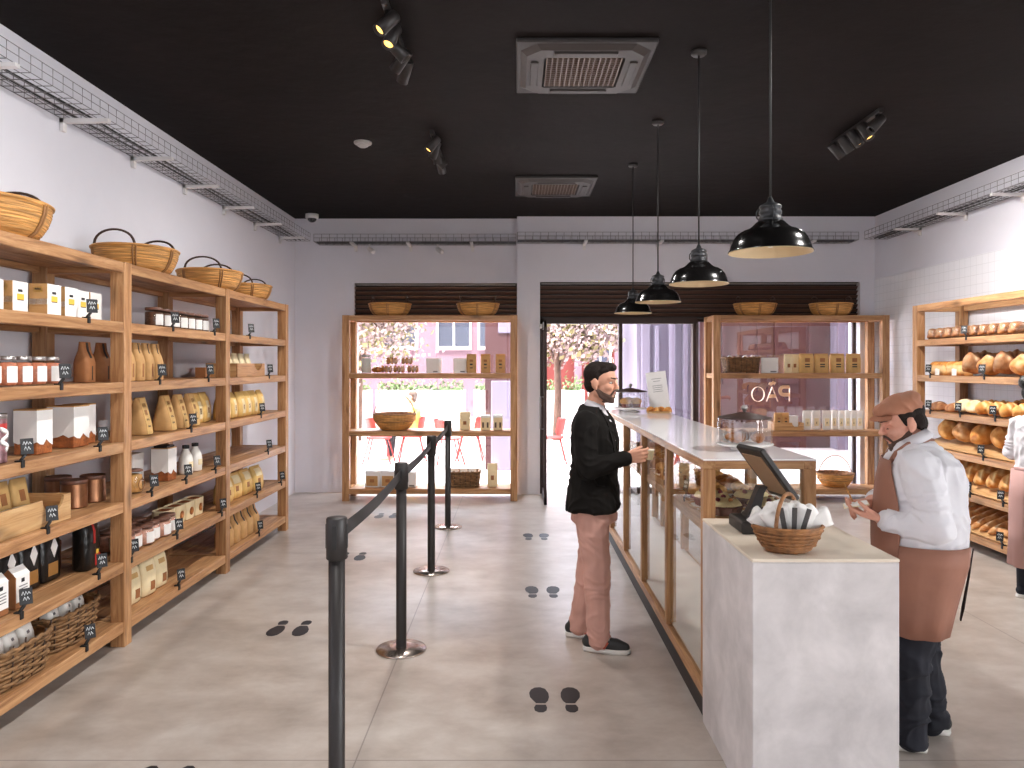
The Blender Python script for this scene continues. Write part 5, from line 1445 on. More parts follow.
def shoe(p, c, yaw, m='shoe_dark', L=.285, mark='shoe_red', laces=True):
    Mx = Matrix.Translation(c) @ Matrix.Rotation(yaw, 4, 'Z')
    g = G(); pl = lambda k, z: [((x-.075)*k, y*k, z) for x, y in ((0,.028),(.04,.034),(.1,.036),(.17,.043),(.22,.043),(.262,.03),(.28,0),(.262,-.03),(.22,-.043),(.17,-.043),(.1,-.036),(.04,-.034),(0,-.028),(-.008,0))]
    g.rings([pl(1.0,.0), pl(1.03,.008), pl(1.02,.028)], True, True); g.xf(Mx); s_ = obj('shoe', g, 'shoe_sole', p)
    u = G(); u.chain([(-.05,0,.052),(.03,0,.05),(.12,0,.045),(.175,0,.036)], [.040,.040,.041,.030], flat=1.0); u.cap((-.04,0,.06), .038, (-.02,0,.10), .042); u.ell((.10,0,.034), (.105,.042,.034))
    uu = join(G(), u, Mx); up = blob('shoe_upper', uu, m, s_, .006, 4)
    if mark:
        for s in (-1, 1):
            g = G()
            if mark == 'shoe_red':
                for k in (0, .022): g.tube([(.03+k,s*.0455,.03),(.045+k,s*.044,.052),(.055+k,s*.036,.068)], .0065, n=6)
            else: g.tube([(-.02,s*.044,.06),(.015,s*.0455,.042),(.05,s*.0455,.040),(.12,s*.043,.058)], [.002,.007,.007,.001], n=6)
            g.xf(Mx); obj('shoe_mark', g, mark, s_)
    if laces:
        for k in range(4):
            g = G(); x = .055+.024*k; z = .0935-.006*k; g.tube([(x,-.026,z-.012),(x+.006,0,z),(x,.026,z-.012)], .0045, n=5); g.xf(Mx); obj('lace', g, 'shoe_sole', s_)
    return s_

# --- the customer
pm = thing('person', 'bearded man in dark blazer and pink chinos holding a cup at the counter', 'person', (.488, 4.71, 0), D(-20))
HM = Matrix.Translation((.052, -.008, 1.638)) @ Matrix.Rotation(D(-8), 4, 'Z') @ Matrix.Rotation(D(4), 4, 'Y')
ankR, ankL = (.058,-.105,.085), (-.115,.095,.085)
b = G(); join(b, head_geo(), HM)
b.cap((-.01,0,1.44), .06, (.03,0,1.57), .056); b.cap((0,-.13,1.40), .035, (0,.13,1.40), .035)
torso(b, [(.86,0,.10,.15),(1.0,0,.10,.145),(1.15,.005,.105,.15),(1.3,.01,.11,.16),(1.40,0,.07,.12)])
EL, WR = (.015,-.238,1.125), (.235,-.135,1.195)
b.chain([(0,-.17,1.38),EL,WR], [.045,.042,.028]); b.chain([(0,.17,1.38),(-.04,.235,1.13),(-.03,.235,.90)], [.05,.042,.028])
b.chain([(0,-.09,.88),(.045,-.10,.49),ankR], [.082,.055,.04]); b.chain([(0,.09,.88),(-.045,.10,.49),ankL], [.082,.055,.04])
hand(b, WR, (.93,.30,.10), (-.25,.93,.1), (0,0,1), sc=1.0, fan=((.35,.75,.5),(.4,.75,.5),(.45,.75,.55),(.5,.8,.6)), thumb=(.85,.25,.6))
hand(b, (-.03,.235,.90), (.05,0,-1), (0,-1,0), (1,0,0), curl=(.25,.3,.25))
blob('body', b, 'skin', pm, .0045, 3)
face_parts(pm, HM, 'hair_dark')
h = G(); h.ell((-.026,0,.052), (.096,.0835,.084), n=24, m=14); h.ell((.028,0,.100), (.064,.064,.034)); h.cap((.068,-.028,.106), .018, (.062,.03,.106), .018)
h.ell((-.055,0,-.005), (.058,.071,.068))
for s in (-1, 1): h.cap((-.005,s*.070,.045), .016, (.000,s*.0745,.010), .007); h.cap((.02,s*.062,.075), .016, (.05,s*.05,.085), .014)
blob('hair', join(G(), h, HM), 'hair_dark', pm, .005, 4)
t = G(); t.chain([(.0,-.085,.89),(.045,-.10,.49),(.055,-.105,.075)], [.108,.085,.069]); t.chain([(0,.085,.89),(-.045,.10,.49),(-.115,.095,.075)], [.105,.083,.068])
torso(t, [(.78,.005,.138,.168),(.92,0,.138,.17),(.98,0,.12,.16)])
for c, s in ((ankR,1),(ankL,1)):
    r_ = [[(c[0]+.068*math.cos(2*PI*j/20), c[1]+.066*math.sin(2*PI*j/20), z) for j in range(20)] for z in (.045,.12)]; t.rings(r_)
blob('chinos', t, 'chinos', pm, .007, 5, wr=.006)
j = G()
torso(j, [(.848,-.005,.166,.21),(.92,-.003,.158,.204),(1.05,.0,.145,.19),(1.15,.005,.138,.188),(1.27,.008,.138,.2),(1.37,.0,.125,.207),(1.425,-.005,.102,.185),(1.465,-.012,.078,.125),(1.50,-.02,.06,.075)])
j.chain([(-.005,-.175,1.395),EL,(.215,-.145,1.187)], [.078,.064,.052]); j.chain([(-.005,.175,1.395),(-.04,.24,1.13),(-.03,.238,.92)], [.078,.062,.05])
jk = blob('blazer', j, 'jacket', pm, .007, 4, wr=.009)
for s in (-1, 1):      # lapels
    g = G(); g.rings([[(x+o_, y, z) for x, y, z, o_ in ((xc-.004, s*(yc-.5*w), zc, 0),(xc, s*(yc+.5*w), zc, 0),(xc+.007, s*(yc+.5*w), zc, 0),(xc+.006, s*(yc-.5*w), zc, 0))] for xc, yc, zc, w in ((.055,.062,1.475,.03),(.105,.075,1.40,.055),(.137,.058,1.28,.075),(.147,.022,1.14,.025))], smooth=False)
    obj('lapel', g, 'jacket', jk)
g = G(); g.tube([(.03*1,-.205,1.09)]*1 + [(.07,-.19,1.02),(.11,-.16,1.015)], .008, n=6, flat=.4); obj('pocket_flap', g, 'jacket', jk)
for z in (1.10, 1.0):
    g = G(); g.lathe([(0,-.003),(.009,-.003),(.009,.003),(0,.003)], 14); g.xf(Matrix.Translation((.15,-.012,z)) @ Matrix.Rotation(PI/2,4,'Y')); obj('button', g, 'black_gloss', jk)
g = G(); torso(g, [(1.16,.085,.055,.03),(1.28,.085,.055,.055),(1.40,.055,.055,.07),(1.475,.01,.058,.062),(1.50,.008,.052,.055)]); blob('shirt', g, 'shirt_grey', pm, .006, 3)
collar(pm, (.008,0,1.482), .060, .036, 'shirt_grey', D(14))
g = G(); R = [[(q*math.cos(2*PI*k/20), q*math.sin(2*PI*k/20)*1.0, 0) for k in range(20)] for q in (.047,.05,.05,.047)]
cd = (Vector((.215,-.145,1.187)) - Vector(EL)).normalized().to_track_quat('Z','Y').to_matrix().to_4x4()
for i, z in enumerate((.0,.0,.016,.016)): R[i] = [(x,y,z) for x,y,_ in R[i]]
g.rings(R); g.xf(Matrix.Translation((.212,-.147,1.186)) @ cd @ Matrix.Scale(.86, 4)); obj('shirt_cuff', g, 'shirt_grey', pm)
shoe(pm, (ankR[0]-.015,ankR[1],.001), D(4)); shoe(pm, (ankL[0]-.01,ankL[1],.001), D(6))
fx, fy = rot2(.362, -.062, D(-20))
o = thing('paper_cup', 'small cream paper cup held in the right hand of the man', 'cup', (.488+fx, 4.71+fy, 1.178))
g = G(); g.lathe([(.020,0),(.026,.058),(.0275,.060),(.0265,.062),(.0245,.058),(.019,.004)], 24, cap1=True); obj('cup_body', g, 'cream', o)
g = G(); g.lathe([(.0275,.058),(.0285,.061),(.0275,.064)], 24, cap0=False, cap1=False); obj('rim', g, 'white_card', o)

# --- the baker
pb = thing('person', 'baker in brown flat cap and long apron writing on a notepad', 'person', (1.872, 3.50, 0), D(160))
HB = Matrix.Translation((.064, .0, 1.478)) @ Matrix.Rotation(D(14), 4, 'Z') @ Matrix.Rotation(D(17), 4, 'Y') @ Matrix.Scale(.97, 4)
bL, bR = (.055,.10,.085), (-.075,-.12,.085)
SL, EB, WB = (.02,.195,1.30), (-.04,.25,1.04), (.165,.175,1.05)
SR, ER, WX = (.03,-.195,1.30), (.04,-.26,1.07), (.185,-.065,1.095)
b = G(); join(b, head_geo(), HB)
b.cap((-.01,0,1.34), .068, (.04,0,1.42), .062)
b.cap((.02,-.17,1.30), .05, (.02,.17,1.30), .05)
torso(b, [(.78,0,.14,.17),(.95,.0,.165,.19),(1.1,.0,.16,.19),(1.25,.0,.135,.18),(1.33,.0,.09,.15)])
b.chain([SL,EB,WB], [.055,.048,.030]); b.chain([SR,ER,WX], [.055,.048,.030])
b.chain([(0,.09,.80),(.05,.10,.45),bL], [.09,.06,.045]); b.chain([(0,-.09,.80),(-.02,-.11,.45),bR], [.09,.06,.045])
hand(b, WB, (.96,-.16,.22), (-.2,-.1,1), (0,1,0), sc=1.0, fan=((.2,.55,.35),(.22,.6,.35),(.25,.6,.35),(.3,.6,.35)), thumb=(.8,.4,.4), tb=(.2,.2))
hand(b, WX, (.80,.50,-.05), (.1,.25,-.95), (-.45,.85,.1), sc=1.0, fan=((.55,.8,.4),(.65,.95,.5),(.8,1.05,.6),(.9,1.1,.6)), thumb=(.8,.4,.55), tb=(.25,.1))
blob('body', b, 'skin_rosy', pb, .0045, 3)
face_parts(pb, HB, 'hair_dark', closed=True)
h = G(); h.ell((-.035,0,.045), (.085,.081,.070), n=24); h.ell((-.075,0,-.012), (.038,.064,.055))
for s in (-1, 1): h.cap((.016,s*.068,.05), .016, (.006,s*.0735,.0), .010); h.cap((-.02,s*.07,.045), .018, (.01,s*.072,.04), .014); h.ell((-.055,s*.064,.0), (.03,.02,.045))
blob('hair', join(G(), h, HB), 'hair_dark', pb, .005, 4)
c = G(); c.ell((-.012,0,.090), (.108,.097,.046), n=28, m=14, R=Matrix.Rotation(D(10),3,'Y')); c.ell((-.022,0,.066), (.101,.088,.034)); c.ell((.045,0,.088), (.064,.078,.030)); c.ell((.078,0,.074), (.032,.060,.016))
cp = blob('flat_cap', join(G(), c, HB), 'cap_fabric', pb, .005, 3, wr=.007)
br = G(); R = []
for k, (r0, z) in enumerate(((.074,.074),(.116,.069),(.138,.058),(.138,.053),(.116,.062),(.074,.064))):
    R.append([(r0*math.cos(a)*1.0 + .002, r0*.72*math.sin(a), z - .014*abs(math.sin(a))) for a in [-1.05+2.1*i/16 for i in range(17)]])
br.rings(R + [R[0]], False, False, closed=False); join(bb := G(), br, HB); obj('brim', bb, 'cap_fabric', cp)
t = G(); t.chain([(0,.095,.80),(.04,.10,.45),(.045,.10,.06)], [.108,.088,.076]); t.chain([(0,-.095,.80),(-.02,-.11,.45),(-.07,-.12,.06)], [.108,.088,.076])
torso(t, [(.74,0,.14,.18),(.90,-.012,.165,.195),(.95,-.012,.165,.195)]); 
for c_ in (bL, bR): t.rings([[(c_[0]-.004+.082*math.cos(2*PI*k/20), c_[1]+.076*math.sin(2*PI*k/20), z) for k in range(20)] for z in (.035,.10)])
blob('trousers', t, 'denim', pb, .007, 4, wr=.012)
TB = [(.84,-.012,.175,.215),(.92,-.012,.185,.225),(1.02,-.014,.189,.228),(1.12,-.02,.184,.226),(1.22,-.022,.175,.222),(1.30,-.018,.156,.208),(1.355,-.005,.108,.158),(1.395,.012,.076,.09)]
s_ = G(); torso(s_, TB); s_.chain([SL,EB,(.135,.187,1.05)], [.086,.073,.052]); s_.chain([SR,ER,(.158,-.10,1.092)], [.086,.070,.052])
sh = blob('shirt', s_, 'shirt_white', pb, .007, 4, wr=.010)
collar(pb, (.01,0,1.375), .077, .052, 'shirt_white', D(26), open_=.5)
for (p0, p1) in ((EB,(.142,.183,1.05)),(ER,(.165,-.094,1.093))):
    g = G(); d_ = (Vector(p1)-Vector(p0)).normalized(); q = d_.to_track_quat('Z','Y').to_matrix().to_4x4()
    g.lathe([(.05,-.05),(.054,-.045),(.052,.006),(.047,.008),(.044,.0)], 24, cap0=False, cap1=False); g.xf(Matrix.Translation(p1) @ q); obj('cuff', g, 'shirt_white', sh)
def wrap(rings, arcs, off, n=40, e=2.4, th=.006):
    """cloth sheet wrapped round the body: arcs = half angle from the front at each height"""
    g = G(); O = []; I = []
    for (z, cx, rx, ry), a0 in zip(rings, arcs):
        ro, ri = [], []
        for k in range(n+1):
            a = -a0 + 2*a0*k/n; c_, si = math.cos(a), math.sin(a); kk = (abs(c_)**e+abs(si)**e)**(-1/e)
            wv = .007*math.sin(a*9+z*4)*max(0, (.95-z)/.5)
            ro.append((cx+(rx+off+wv)*c_*kk, (ry+off+wv)*si*kk, z)); ri.append((cx+(rx+off+wv-th)*c_*kk, (ry+off+wv-th)*si*kk, z))
        O.append(ro); I.append(ri)
    m = len(O); vs = []; idx = lambda L, i, k: (L*m+i)*(n+1)+k
    for L in (O, I):
        for r_ in L: vs += r_
    fs = []
    for i in range(m-1):
        for k in range(n):
            fs.append((idx(0,i,k), idx(0,i,k+1), idx(0,i+1,k+1), idx(0,i+1,k))); fs.append((idx(1,i,k), idx(1,i+1,k), idx(1,i+1,k+1), idx(1,i,k+1)))
        for k in (0, n): fs.append((idx(0,i,k), idx(0,i+1,k), idx(1,i+1,k), idx(1,i,k)))
    for i in (0, m-1):
        for k in range(n): fs.append((idx(0,i,k), idx(1,i,k), idx(1,i,k+1), idx(0,i,k+1)))
    return g.add(vs, fs, 0, True)
ap = wrap([(.53,.015,.128,.185),(.64,.01,.145,.20),(.75,.0,.162,.212),(.86,-.01,.182,.226),(.945,-.012,.188,.226)], [2.6]*5, .016)
ap2 = wrap([(.88,-.012,.184,.226),(.935,-.012,.187,.226),(1.02,-.014,.189,.229),(1.12,-.02,.184,.227),(1.20,-.022,.178,.223),(1.26,-.02,.166,.214),(1.315,-.018,.150,.198)], [.95,1.0,1.05,.95,.84,.72,.62], .021)
join(ap, ap2); ap.sm = [True]*len(ap.f)
apo = obj('apron', ap, 'apron', pb)
for s in (-1, 1):
    g = G(); g.tube([(.125,s*.10,1.30),(.10,s*.098,1.345),(.05,s*.085,1.385),(-.02,s*.07,1.405),(-.065,s*.03,1.40)], .012, n=6, flat=.3); obj('neck_strap', g, 'apron', apo)
g = G(); g.tube([(-.212,.08,.93),(-.195,.075,.80),(-.172,.08,.66),(-.165,.065,.60)], [.008,.014,.02,.012], n=6, flat=.3); obj('apron_tie', g, 'dark_frame', apo)
g = G(); g.tube([(-.09,.215,.93),(-.15,.17,.93),(-.185,.10,.935),(-.197,0,.935),(-.185,-.10,.935),(-.09,-.215,.93)], .012, n=6, flat=.4); obj('apron_tie', g, 'apron', apo)
shoe(pb, (bL[0],bL[1],.001), D(3), 'hair_black', mark='shoe_sole', laces=False); shoe(pb, (bR[0],bR[1],.001), D(-4), 'hair_black', mark='shoe_sole', laces=False)
def bw(x, y): 
    a, c_ = rot2(x, y, D(160)); return 1.872+a, 3.50+c_
x, y = bw(.272, .145)
o = thing('notepad', 'small cream notepad resting on the palm of the baker', 'notepad', (x, y, 1.108), 0, None, rot=(D(-3), D(12), D(160)))
g = G(); g.box((-.05,-.036,0),(.05,.036,.005),.001); obj('pages', g, 'white_paper', o)
g = G(); g.box((-.054,-.038,-.004),(.054,.038,-.0004),.001); obj('cover', g, 'cream', o)
x, y = bw(.285, .035)
o = thing('pencil', 'short wooden pencil held in the right hand of the baker', 'pencil', (x, y, 1.118), 0, None, rot=(D(25), D(24), D(160)))
g = G(); g.lathe([(.0008,-.022),(.0038,-.008),(.0038,.075),(.0,.075)], 6, smooth=False); obj('shaft', g, 'wicker_gold', o)

# --- the shop assistant at the bread rack
pw = thing('person', 'assistant with black tied hair, white shirt and pink apron at the bread rack', 'person', (3.915, 5.60, 0), D(22))
HW = Matrix.Translation((-.03, 0, 1.535)) @ Matrix.Rotation(D(12), 4, 'Y')
wR, wL = (.02,-.085,.08), (-.03,.085,.08)
E1, W1 = (.0,-.235,1.06), (.22,-.19,1.09); E2, W2 = (.03,.23,1.07), (.25,.17,1.12)
b = G(); join(b, head_geo(), HW); b.cap((0,0,1.34), .05, (-.03,0,1.47), .047); b.cap((0,-.13,1.32), .045, (0,.13,1.32), .045)
torso(b, [(.8,0,.11,.15),(1.0,0,.09,.12),(1.2,.01,.11,.14),(1.32,0,.08,.14)])
b.chain([(0,-.16,1.31),E1,W1], [.045,.036,.024]); b.chain([(0,.16,1.31),E2,W2], [.045,.036,.024])
b.chain([(0,-.08,.82),(.02,-.085,.45),wR], [.085,.055,.038]); b.chain([(0,.08,.82),(-.02,.085,.45),wL], [.085,.055,.038])
hand(b, W1, (.9,.3,.1), (0,.5,-.8), (0,.8,.4), sc=.9); hand(b, W2, (.9,-.2,.1), (0,-.5,-.8), (0,-.8,.4), sc=.9)
blob('body', b, 'skin', pw, .005, 3); face_parts(pw, HW, 'hair_black', beard=False)
h = G(); h.ell((-.025,0,.05), (.098,.087,.085)); h.ell((-.07,0,.0), (.05,.07,.075)); h.ell((-.135,0,.06), (.058,.056,.056))
for s in (-1, 1): h.cap((-.02,s*.076,.04), .014, (-.02,s*.078,-.03), .010)
blob('hair', join(G(), h, HW), 'hair_black', pw, .006, 4)
s_ = G(); torso(s_, [(.88,0,.135,.175),(1.0,0,.125,.16),(1.2,.01,.135,.165),(1.30,.0,.115,.165),(1.35,-.005,.08,.13),(1.385,0,.055,.07)])
s_.chain([(0,-.155,1.30),E1,(.1,-.215,1.07)], [.07,.065,.05]); s_.chain([(0,.155,1.30),E2,(.12,.205,1.09)], [.07,.062,.05]); blob('shirt', s_, 'shirt_white', pw, .007, 4, wr=.012)
collar(pw, (-.005,0,1.365), .058, .04, 'shirt_white', D(14))
t = G(); t.chain([(0,-.08,.82),(.02,-.085,.45),(.02,-.085,.06)], [.105,.075,.062]); t.chain([(0,.08,.82),(-.02,.085,.45),(-.03,.085,.06)], [.105,.075,.062]); torso(t, [(.76,0,.13,.17),(.9,0,.12,.16)]); blob('jeans', t, 'denim', pw, .008, 3)
ao = obj('apron', wrap([(.24,0,.155,.185),(.5,0,.15,.18),(.75,0,.148,.185),(.96,0,.135,.172),(.97,0,.13,.168),(1.1,.004,.135,.168),(1.25,.004,.13,.168)], [3.13,3.13,3.13,3.13,1.3,1.0,.7], .016), 'apron_light', pw)
g = G(); g.tube([(.1,-.17,.97),(0,-.19,.97),(-.12,-.11,.97),(-.15,0,.97),(-.12,.11,.97),(0,.19,.97),(.1,.17,.97)], .014, n=6, flat=.4); obj('apron_tie', g, 'apron_light', ao)
shoe(pw, (wR[0],wR[1],.001), 0, 'denim', mark=None, laces=False); shoe(pw, (wL[0],wL[1],.001), 0, 'denim', mark=None, laces=False)
# ------------------------------------------------------------------ the street
g = G(); g.box((-30, 10.5, -.2), (30, 45, -.015)); struct('street', g, 'pavement')
def planter(name, label, x, y, L, group):
    o = thing(name, label, 'planter', (x, y, -.0145), 0, group)
    g = G(); g.rings([srect(L, .8, 0, 24, 12), srect(L, .8, 1.08, 24, 12), srect(L-.12, .68, 1.08, 24, 12), srect(L-.12, .68, 1.0, 24, 12)], True, True, smooth=False); obj('planter_box', g, 'planter', o)
    g = G(); rnd = random.Random(int(x*10)); g.box((-L/2+.07,-.33,.98),(L/2-.07,.33,1.02)); obj('soil', g, 'bark', o)
    g = G()
    for i in range(int(230*L)):
        p = Vector((rnd.uniform(-L/2+.05, L/2-.05), rnd.uniform(-.36,.36), 1.0+abs(rnd.gauss(0,.16))))
        a = Vector((rnd.uniform(-1,1), rnd.uniform(-1,1), rnd.uniform(.1,1))).normalized()*.075; c = a.cross(Vector((rnd.uniform(-1,1),rnd.uniform(-1,1),rnd.uniform(-1,1)))).normalized()*.028
        g.add([p-a, p+c, p+a, p-c], [(0,1,2,3)])
    obj('leaves', g, 'shrub', o, fix=False); return o
for i, (x, L) in enumerate(((-5.2,2.4),(-2.6,2.4),(.0,2.3),(1.55,.62),(2.5,1.0),(3.7,1.0))):
    planter('street_planter', '%s white street planter with green shrubs from the left, across the street' % ORD[i], x, 20.6, L, 'white street planters')
def tree(label, x, y, h, r, n, seed, m='blossom'):
    o = thing('street_tree', label, 'tree', (x, y, -.0145)); rnd = random.Random(seed)
    g = G(); g.tube([(0,0,0),(.04,.02,h*.3),(.0,.05,h*.6),(.05,0,h*.8)], [.1,.085,.065,.04], n=8); obj('trunk', g, 'bark', o)
    t = o.children[-1]
    cl = []
    for i in range(9):
        a = i*2.4; el = rnd.uniform(.1,.9); e = Vector((r*.75*math.cos(a), r*.75*math.sin(a), h*.62 + r*(el*1.3-.35)))
        g = G(); g.tube([(0,.04,h*(.42+.04*i)), e*.5+Vector((0,0,h*.3)), e], [.04,.028,.012], n=6); obj('branch', g, 'bark', t)
        cl.append(e); cl.append(e*.6+Vector((0,0,h*.36)))
    for nm, mm, cnt, sz in (('blossoms', m, n, .07), ('leaves', 'leaf_young', n//3, .08)):
        g = G()
        for i in range(cnt):
            c = rnd.choice(cl); p = c + Vector((rnd.gauss(0,r*.24), rnd.gauss(0,r*.24), rnd.gauss(0,r*.22)))
            a = Vector((rnd.uniform(-1,1), rnd.uniform(-1,1), rnd.uniform(-1,1))).normalized(); b_ = a.orthogonal().normalized(); c_ = a.cross(b_); s = sz*rnd.uniform(.6,1.2)
            g.add([p+b_*s, p+c_*s*.7, p-b_*s, p-c_*s*.7], [(0,1,2,3)])
        obj(nm, g, mm, o, fix=False)
    return o
tree('pale blossoming street tree behind the left shop window', -3.7, 17.5, 3.9, 1.45, 5200, 2)
tree('pale blossoming street tree seen through the open door on the left', 0.95, 17.6, 3.8, 1.0, 5600, 3)
tree('pale blossoming street tree seen through the open door above the man', 2.25, 22.6, 4.4, 1.15, 5200, 4)
g = G(); g.box((2.45, 10.5, 3.9), (14, 17.5, 4.1)); struct('added_shade_roof', g, 'plaster')  # unseen slab added to keep sun off the fronts behind the right window
def building(name, label, x0, x1, y, h, m, wins, wm='window_grey', fm='white_metal', panels=(), pm_='facade_lilac', depth=4):
    o = thing(name, label, 'building', ((x0+x1)/2, y, -.0145)); W = (x1-x0)/2; cx = (x0+x1)/2
    g = G(); g.box((-W,0,0),(W,depth,h)); obj('facade', g, m, o)
    for a, b_, z0, z1 in wins:
        g = G(); f = .07
        for lo, hi in (((a-cx,-.06,z0),(a-cx+f,0.02,z1)),((b_-cx-f,-.06,z0),(b_-cx,.02,z1)),((a-cx,-.06,z1-f),(b_-cx,.02,z1)),((a-cx,-.08,z0-.04),(b_-cx,.02,z0+f)),(((a+b_)/2-cx-.03,-.05,z0),((a+b_)/2-cx+.03,.02,z1))): g.box(lo, hi)
        w = obj('window', g, fm, o)
        g = G(); g.box((a-cx+f,-.03,z0+f),(b_-cx-f,-.015,z1-f)); obj('pane', g, wm, w)
    for a, b_, z0, z1, d_ in panels:
        g = G(); g.box((a-cx,-d_,z0),(b_-cx,.02,z1),.01); obj('wall_panel', g, pm_, o)
    return o
building('town_house', 'pale pink town house with grey windows across the street, left', -9, .2, 24.5, 8, 'facade_pink', [(-2.6,-1.45,2.3,3.3),(-1.25,-.2,2.3,3.3),(-4.4,-3.2,2.3,3.3),(-6.6,-5.4,2.3,3.3),(-2.6,-1.45,4.4,5.8),(-1.25,-.2,4.4,5.8)])
building('town_house', 'red town house across the street behind the blossoming trees', .2, 4.2, 25.2, 8, 'facade_red', [(.9,1.7,2.3,3.6),(2.45,3.2,1.5,3.6)], panels=[(1.95,2.2,0,8,.1),(3.3,3.55,0,8,.1)], pm_='facade_pink')
building('shop_building', 'lilac panelled building beside the street seen right of the door post', 2.62, 4.0, 16.3, 8, 'facade_lilac', [], panels=[(2.72,2.9,0,8,.1),(3.0,3.08,0,2.6,.16),(3.3,3.42,0,8,.18),(3.6,3.72,0,8,.1)], pm_='facade_lilac', depth=3)
building('shop_building', 'maroon shop front across the passage behind the right rack', 4.0, 6.7, 16.0, 8, 'facade_maroon', [(4.4,5.2,1.4,2.8),(5.5,6.3,1.4,2.8)], wm='facade_maroon', fm='facade_maroon')
building('shop_building', 'lilac building behind the right end of the right rack', 6.7, 11, 15.6, 8, 'facade_lilac', [], panels=[(7.0,7.15,0,8,.1),(7.9,8.05,0,8,.1)], pm_='facade_pink')
building('shop_building', 'maroon street pillar with lilac base behind the left window', -.52, -.06, 12.6, 5, 'facade_maroon', [], panels=[(-.42,-.06,-.0+.0,1.5,.03),(-.3,-.06,2.3,2.6,.03)], depth=.4)
# cafe chairs and tables on the pavement
def cafe_chair():
    o = root('cafe_chair')
    g = G(); g.rings([srect(.40,.40,.44,20,4), srect(.43,.43,.455,20,4), srect(.43,.43,.465,20,4), srect(.36,.36,.45,20,4)], True, True); obj('seat', g, 'red_paint', o)
    g = G(); R = []
    for k in range(13):
        a = PI*(.12+.76*k/12); x, y = .22*math.cos(a), .2*math.sin(a)
        R.append([(x*1.0,y-.006,.52),(x*1.1,y+.05,.80),(x*1.1,y+.062,.80),(x*1.0,y+.006,.52)])
    g.rings(R, smooth=False); obj('backrest', g, 'red_paint', o)
    for sx in (-1,1):
        g = G(); g.tube([(sx*.19,.17,.455),(sx*.2,.19,.54)], .01, n=6); obj('back_stay', g, 'red_paint', o)
        for sy in (-1,1):
            g = G(); g.tube([(sx*.14,sy*.14,.45),(sx*.25,sy*.25,0)], .015, n=6); obj('leg', g, 'red_paint', o)
    return o
def cafe_table():
    o = root('cafe_table')
    g = G(); g.lathe([(.0,.71),(.36,.71),(.37,.72),(.37,.735),(.36,.74),(0,.74)], 32); obj('table_top', g, 'white_card', o)
    g = G(); g.lathe([(.03,.02),(.03,.71)], 14); obj('column', g, 'white_metal', o)
    g = G(); g.lathe([(.24,0),(.24,.012),(.03,.03),(0,.03)], 28); obj('base', g, 'white_metal', o)
    return o
GY = -.0145
for i, (px, Y, rz) in enumerate(((379,13.5,PI/2),(412,13.9,-PI/2+.2),(448,13.4,PI/2+.3),(470,14.0,-PI/2))):
    place('chair', cafe_chair, '%s red cafe chair from the left, outside the left window' % ORD[i], 'chair', ((px-516)*Y/750, Y, GY), rz, 'red cafe chairs')
place('chair', None, 'red cafe chair outside the open shop door', 'chair', ((552-516)*13.6/750, 13.6, GY), -PI/2, 'red cafe chairs')
for i, px in enumerate((395, 459)):
    place('table', cafe_table, '%s white cafe table outside the left window' % ('left','right')[i], 'table', ((px-516)*14.6/750, 14.6, GY), 0, 'white cafe tables')
ps = thing('person', 'person in yellow top seated on the street outside the left window', 'person', ((414-516)*13.9/750, 13.9, GY), PI)
b = G(); HS = Matrix.Translation((.06,0,1.17)); join(b, head_geo(), HS)
b.cap((0,0,.98), .05, (.03,0,1.1), .048); torso(b, [(.47,0,.12,.17),(.7,.02,.11,.15),(.9,.0,.11,.18),(.98,-.01,.07,.15)])
for s in (-1, 1):
    b.chain([(0,s*.17,.94),(.08,s*.22,.70),(.3,s*.16,.73)], [.05,.04,.03]); b.chain([(0,s*.09,.53),(.42,s*.1,.52),(.44,s*.1,.06)], [.08,.06,.045]); b.cap((.44,s*.1,.045), .04, (.58,s*.1,.035), .03)
    hand(b, (.3,s*.16,.73), (.95,-s*.2,0), (0,0,-1), (0,-s,0), sc=.9)
blob('body', b, 'skin', ps, .007, 3)
face_parts(ps, HS, 'grey_hair', beard=False)
h = G(); h.ell((-.03,0,.05), (.098,.088,.085)); h.ell((-.07,0,-.02), (.05,.075,.08)); blob('hair', join(G(), h, HS), 'grey_hair', ps, .008, 4)
s_ = G(); torso(s_, [(.48,0,.145,.195),(.7,.02,.135,.175),(.9,.0,.13,.2),(.98,-.01,.09,.165)])
for s in (-1, 1): s_.chain([(0,s*.17,.94),(.08,s*.22,.70)], [.07,.058])
blob('top', s_, 'yellow_shirt', ps, .009, 4)
t = G()
for s in (-1, 1): t.chain([(0,s*.09,.53),(.42,s*.1,.525),(.44,s*.1,.12)], [.1,.08,.06])
blob('trousers', t, 'denim', ps, .009, 3)

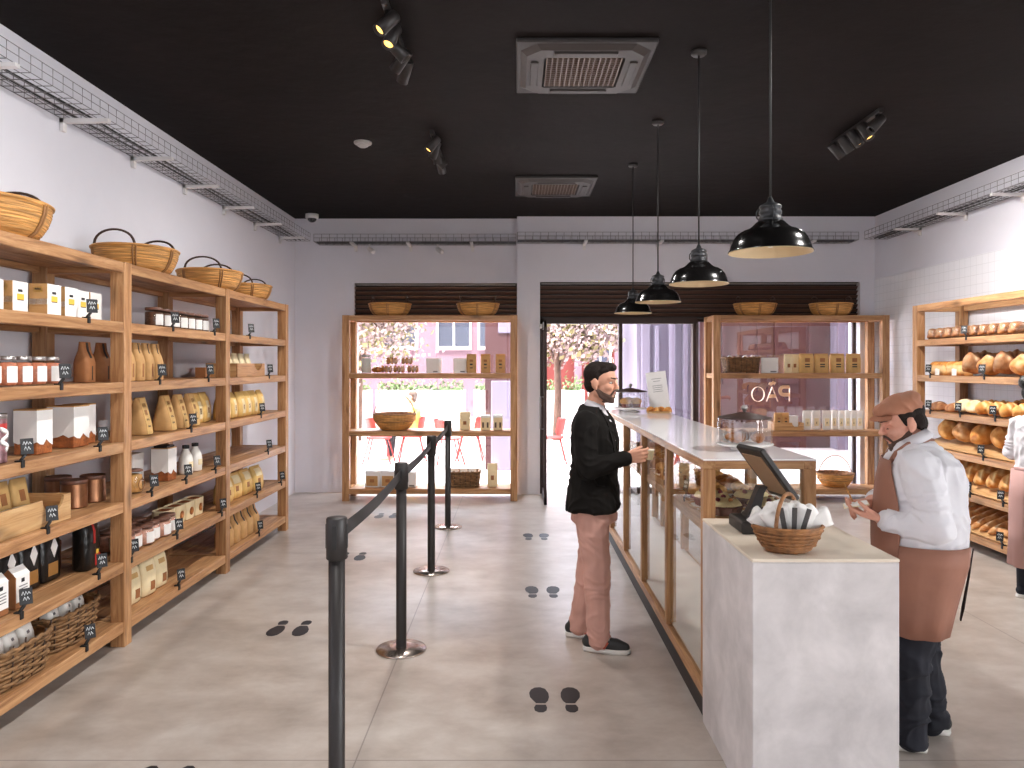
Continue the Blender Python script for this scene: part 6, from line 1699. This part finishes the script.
# ------------------------------------------------------------------ light
W = bpy.data.worlds.new('World'); S.world = W; W.use_nodes = True
n = W.node_tree; n.nodes.clear()
out = n.nodes.new('ShaderNodeOutputWorld'); bg = n.nodes.new('ShaderNodeBackground'); n.links.new(bg.outputs[0], out.inputs[0])
tc = N(n, 'ShaderNodeTexCoord'); sp = N(n, 'ShaderNodeSeparateXYZ'); n.links.new(tc.outputs['Generated'], sp.inputs[0])
mr = N(n, 'ShaderNodeMapRange'); mr.inputs['From Min'].default_value = .8; mr.inputs['From Max'].default_value = -.8; n.links.new(sp.outputs['Y'], mr.inputs[0])
r = ramp(n, [(.0, tuple(SKY_FRONT/20*c for c in (.84,.95,1.14))+(1,)), (.5, tuple(SKY_SIDE/20*c for c in (.99,.985,1.0))+(1,)), (1.0, tuple(SKY_REAR/20*c for c in (.98,.985,1.02))+(1,))])
n.links.new(mr.outputs[0], r.inputs[0]); n.links.new(r.outputs[0], bg.inputs[0]); bg.inputs[1].default_value = 20
sun = bpy.data.lights.new('sun', 'SUN'); sun.energy = SUN_W; sun.angle = D(1.5); sun.color = (1, .96, .9)
so = bpy.data.objects.new('sun', sun); COL.objects.link(so); so.rotation_euler = (D(24), 0, D(-12)); so.location = (0, -5, 12)
def portal(loc, rot, sx, sy):
    l = bpy.data.lights.new('window_portal', 'AREA'); l.shape = 'RECTANGLE'; l.size = sx; l.size_y = sy; l.cycles.is_portal = True
    o = bpy.data.objects.new('window_portal', l); COL.objects.link(o); o.location = loc; o.rotation_euler = rot
portal((.9, YN-.22, 1.75), (PI/2, 0, 0), 7.0, 3.4)
portal((XR+.22, -.5, 1.8), (PI/2, 0, PI/2), 5.4, 2.9)
portal((-1.1, 10.52, 1.2), (-PI/2, 0, 0), 2.2, 2.4)
portal((2.5, 10.52, 1.2), (-PI/2, 0, 0), 4.3, 2.4)

# ------------------------------------------------------------------ camera
cd_ = bpy.data.cameras.new('camera'); cam = bpy.data.objects.new('camera', cd_); COL.objects.link(cam)
cam.location = (0, 0, 1.75); cam.rotation_euler = (PI/2, 0, 0)
cd_.sensor_width = 36; cd_.lens = 36*750/1024; cd_.shift_x = -4/1024; cd_.shift_y = -19/1024; cd_.clip_start = .05
S.camera = cam
v = S.view_settings; v.view_transform = 'Standard'; v.look = 'None'; v.gamma = 1; v.use_curve_mapping = False; v.exposure = EXPO
S.cycles.max_bounces = 10; S.cycles.diffuse_bounces = 5; S.cycles.glossy_bounces = 4; S.cycles.transparent_max_bounces = 24; S.cycles.transmission_bounces = 4
S.cycles.sample_clamp_indirect = 6; S.cycles.caustics_reflective = False; S.cycles.caustics_refractive = False
S.cycles.use_denoising = True
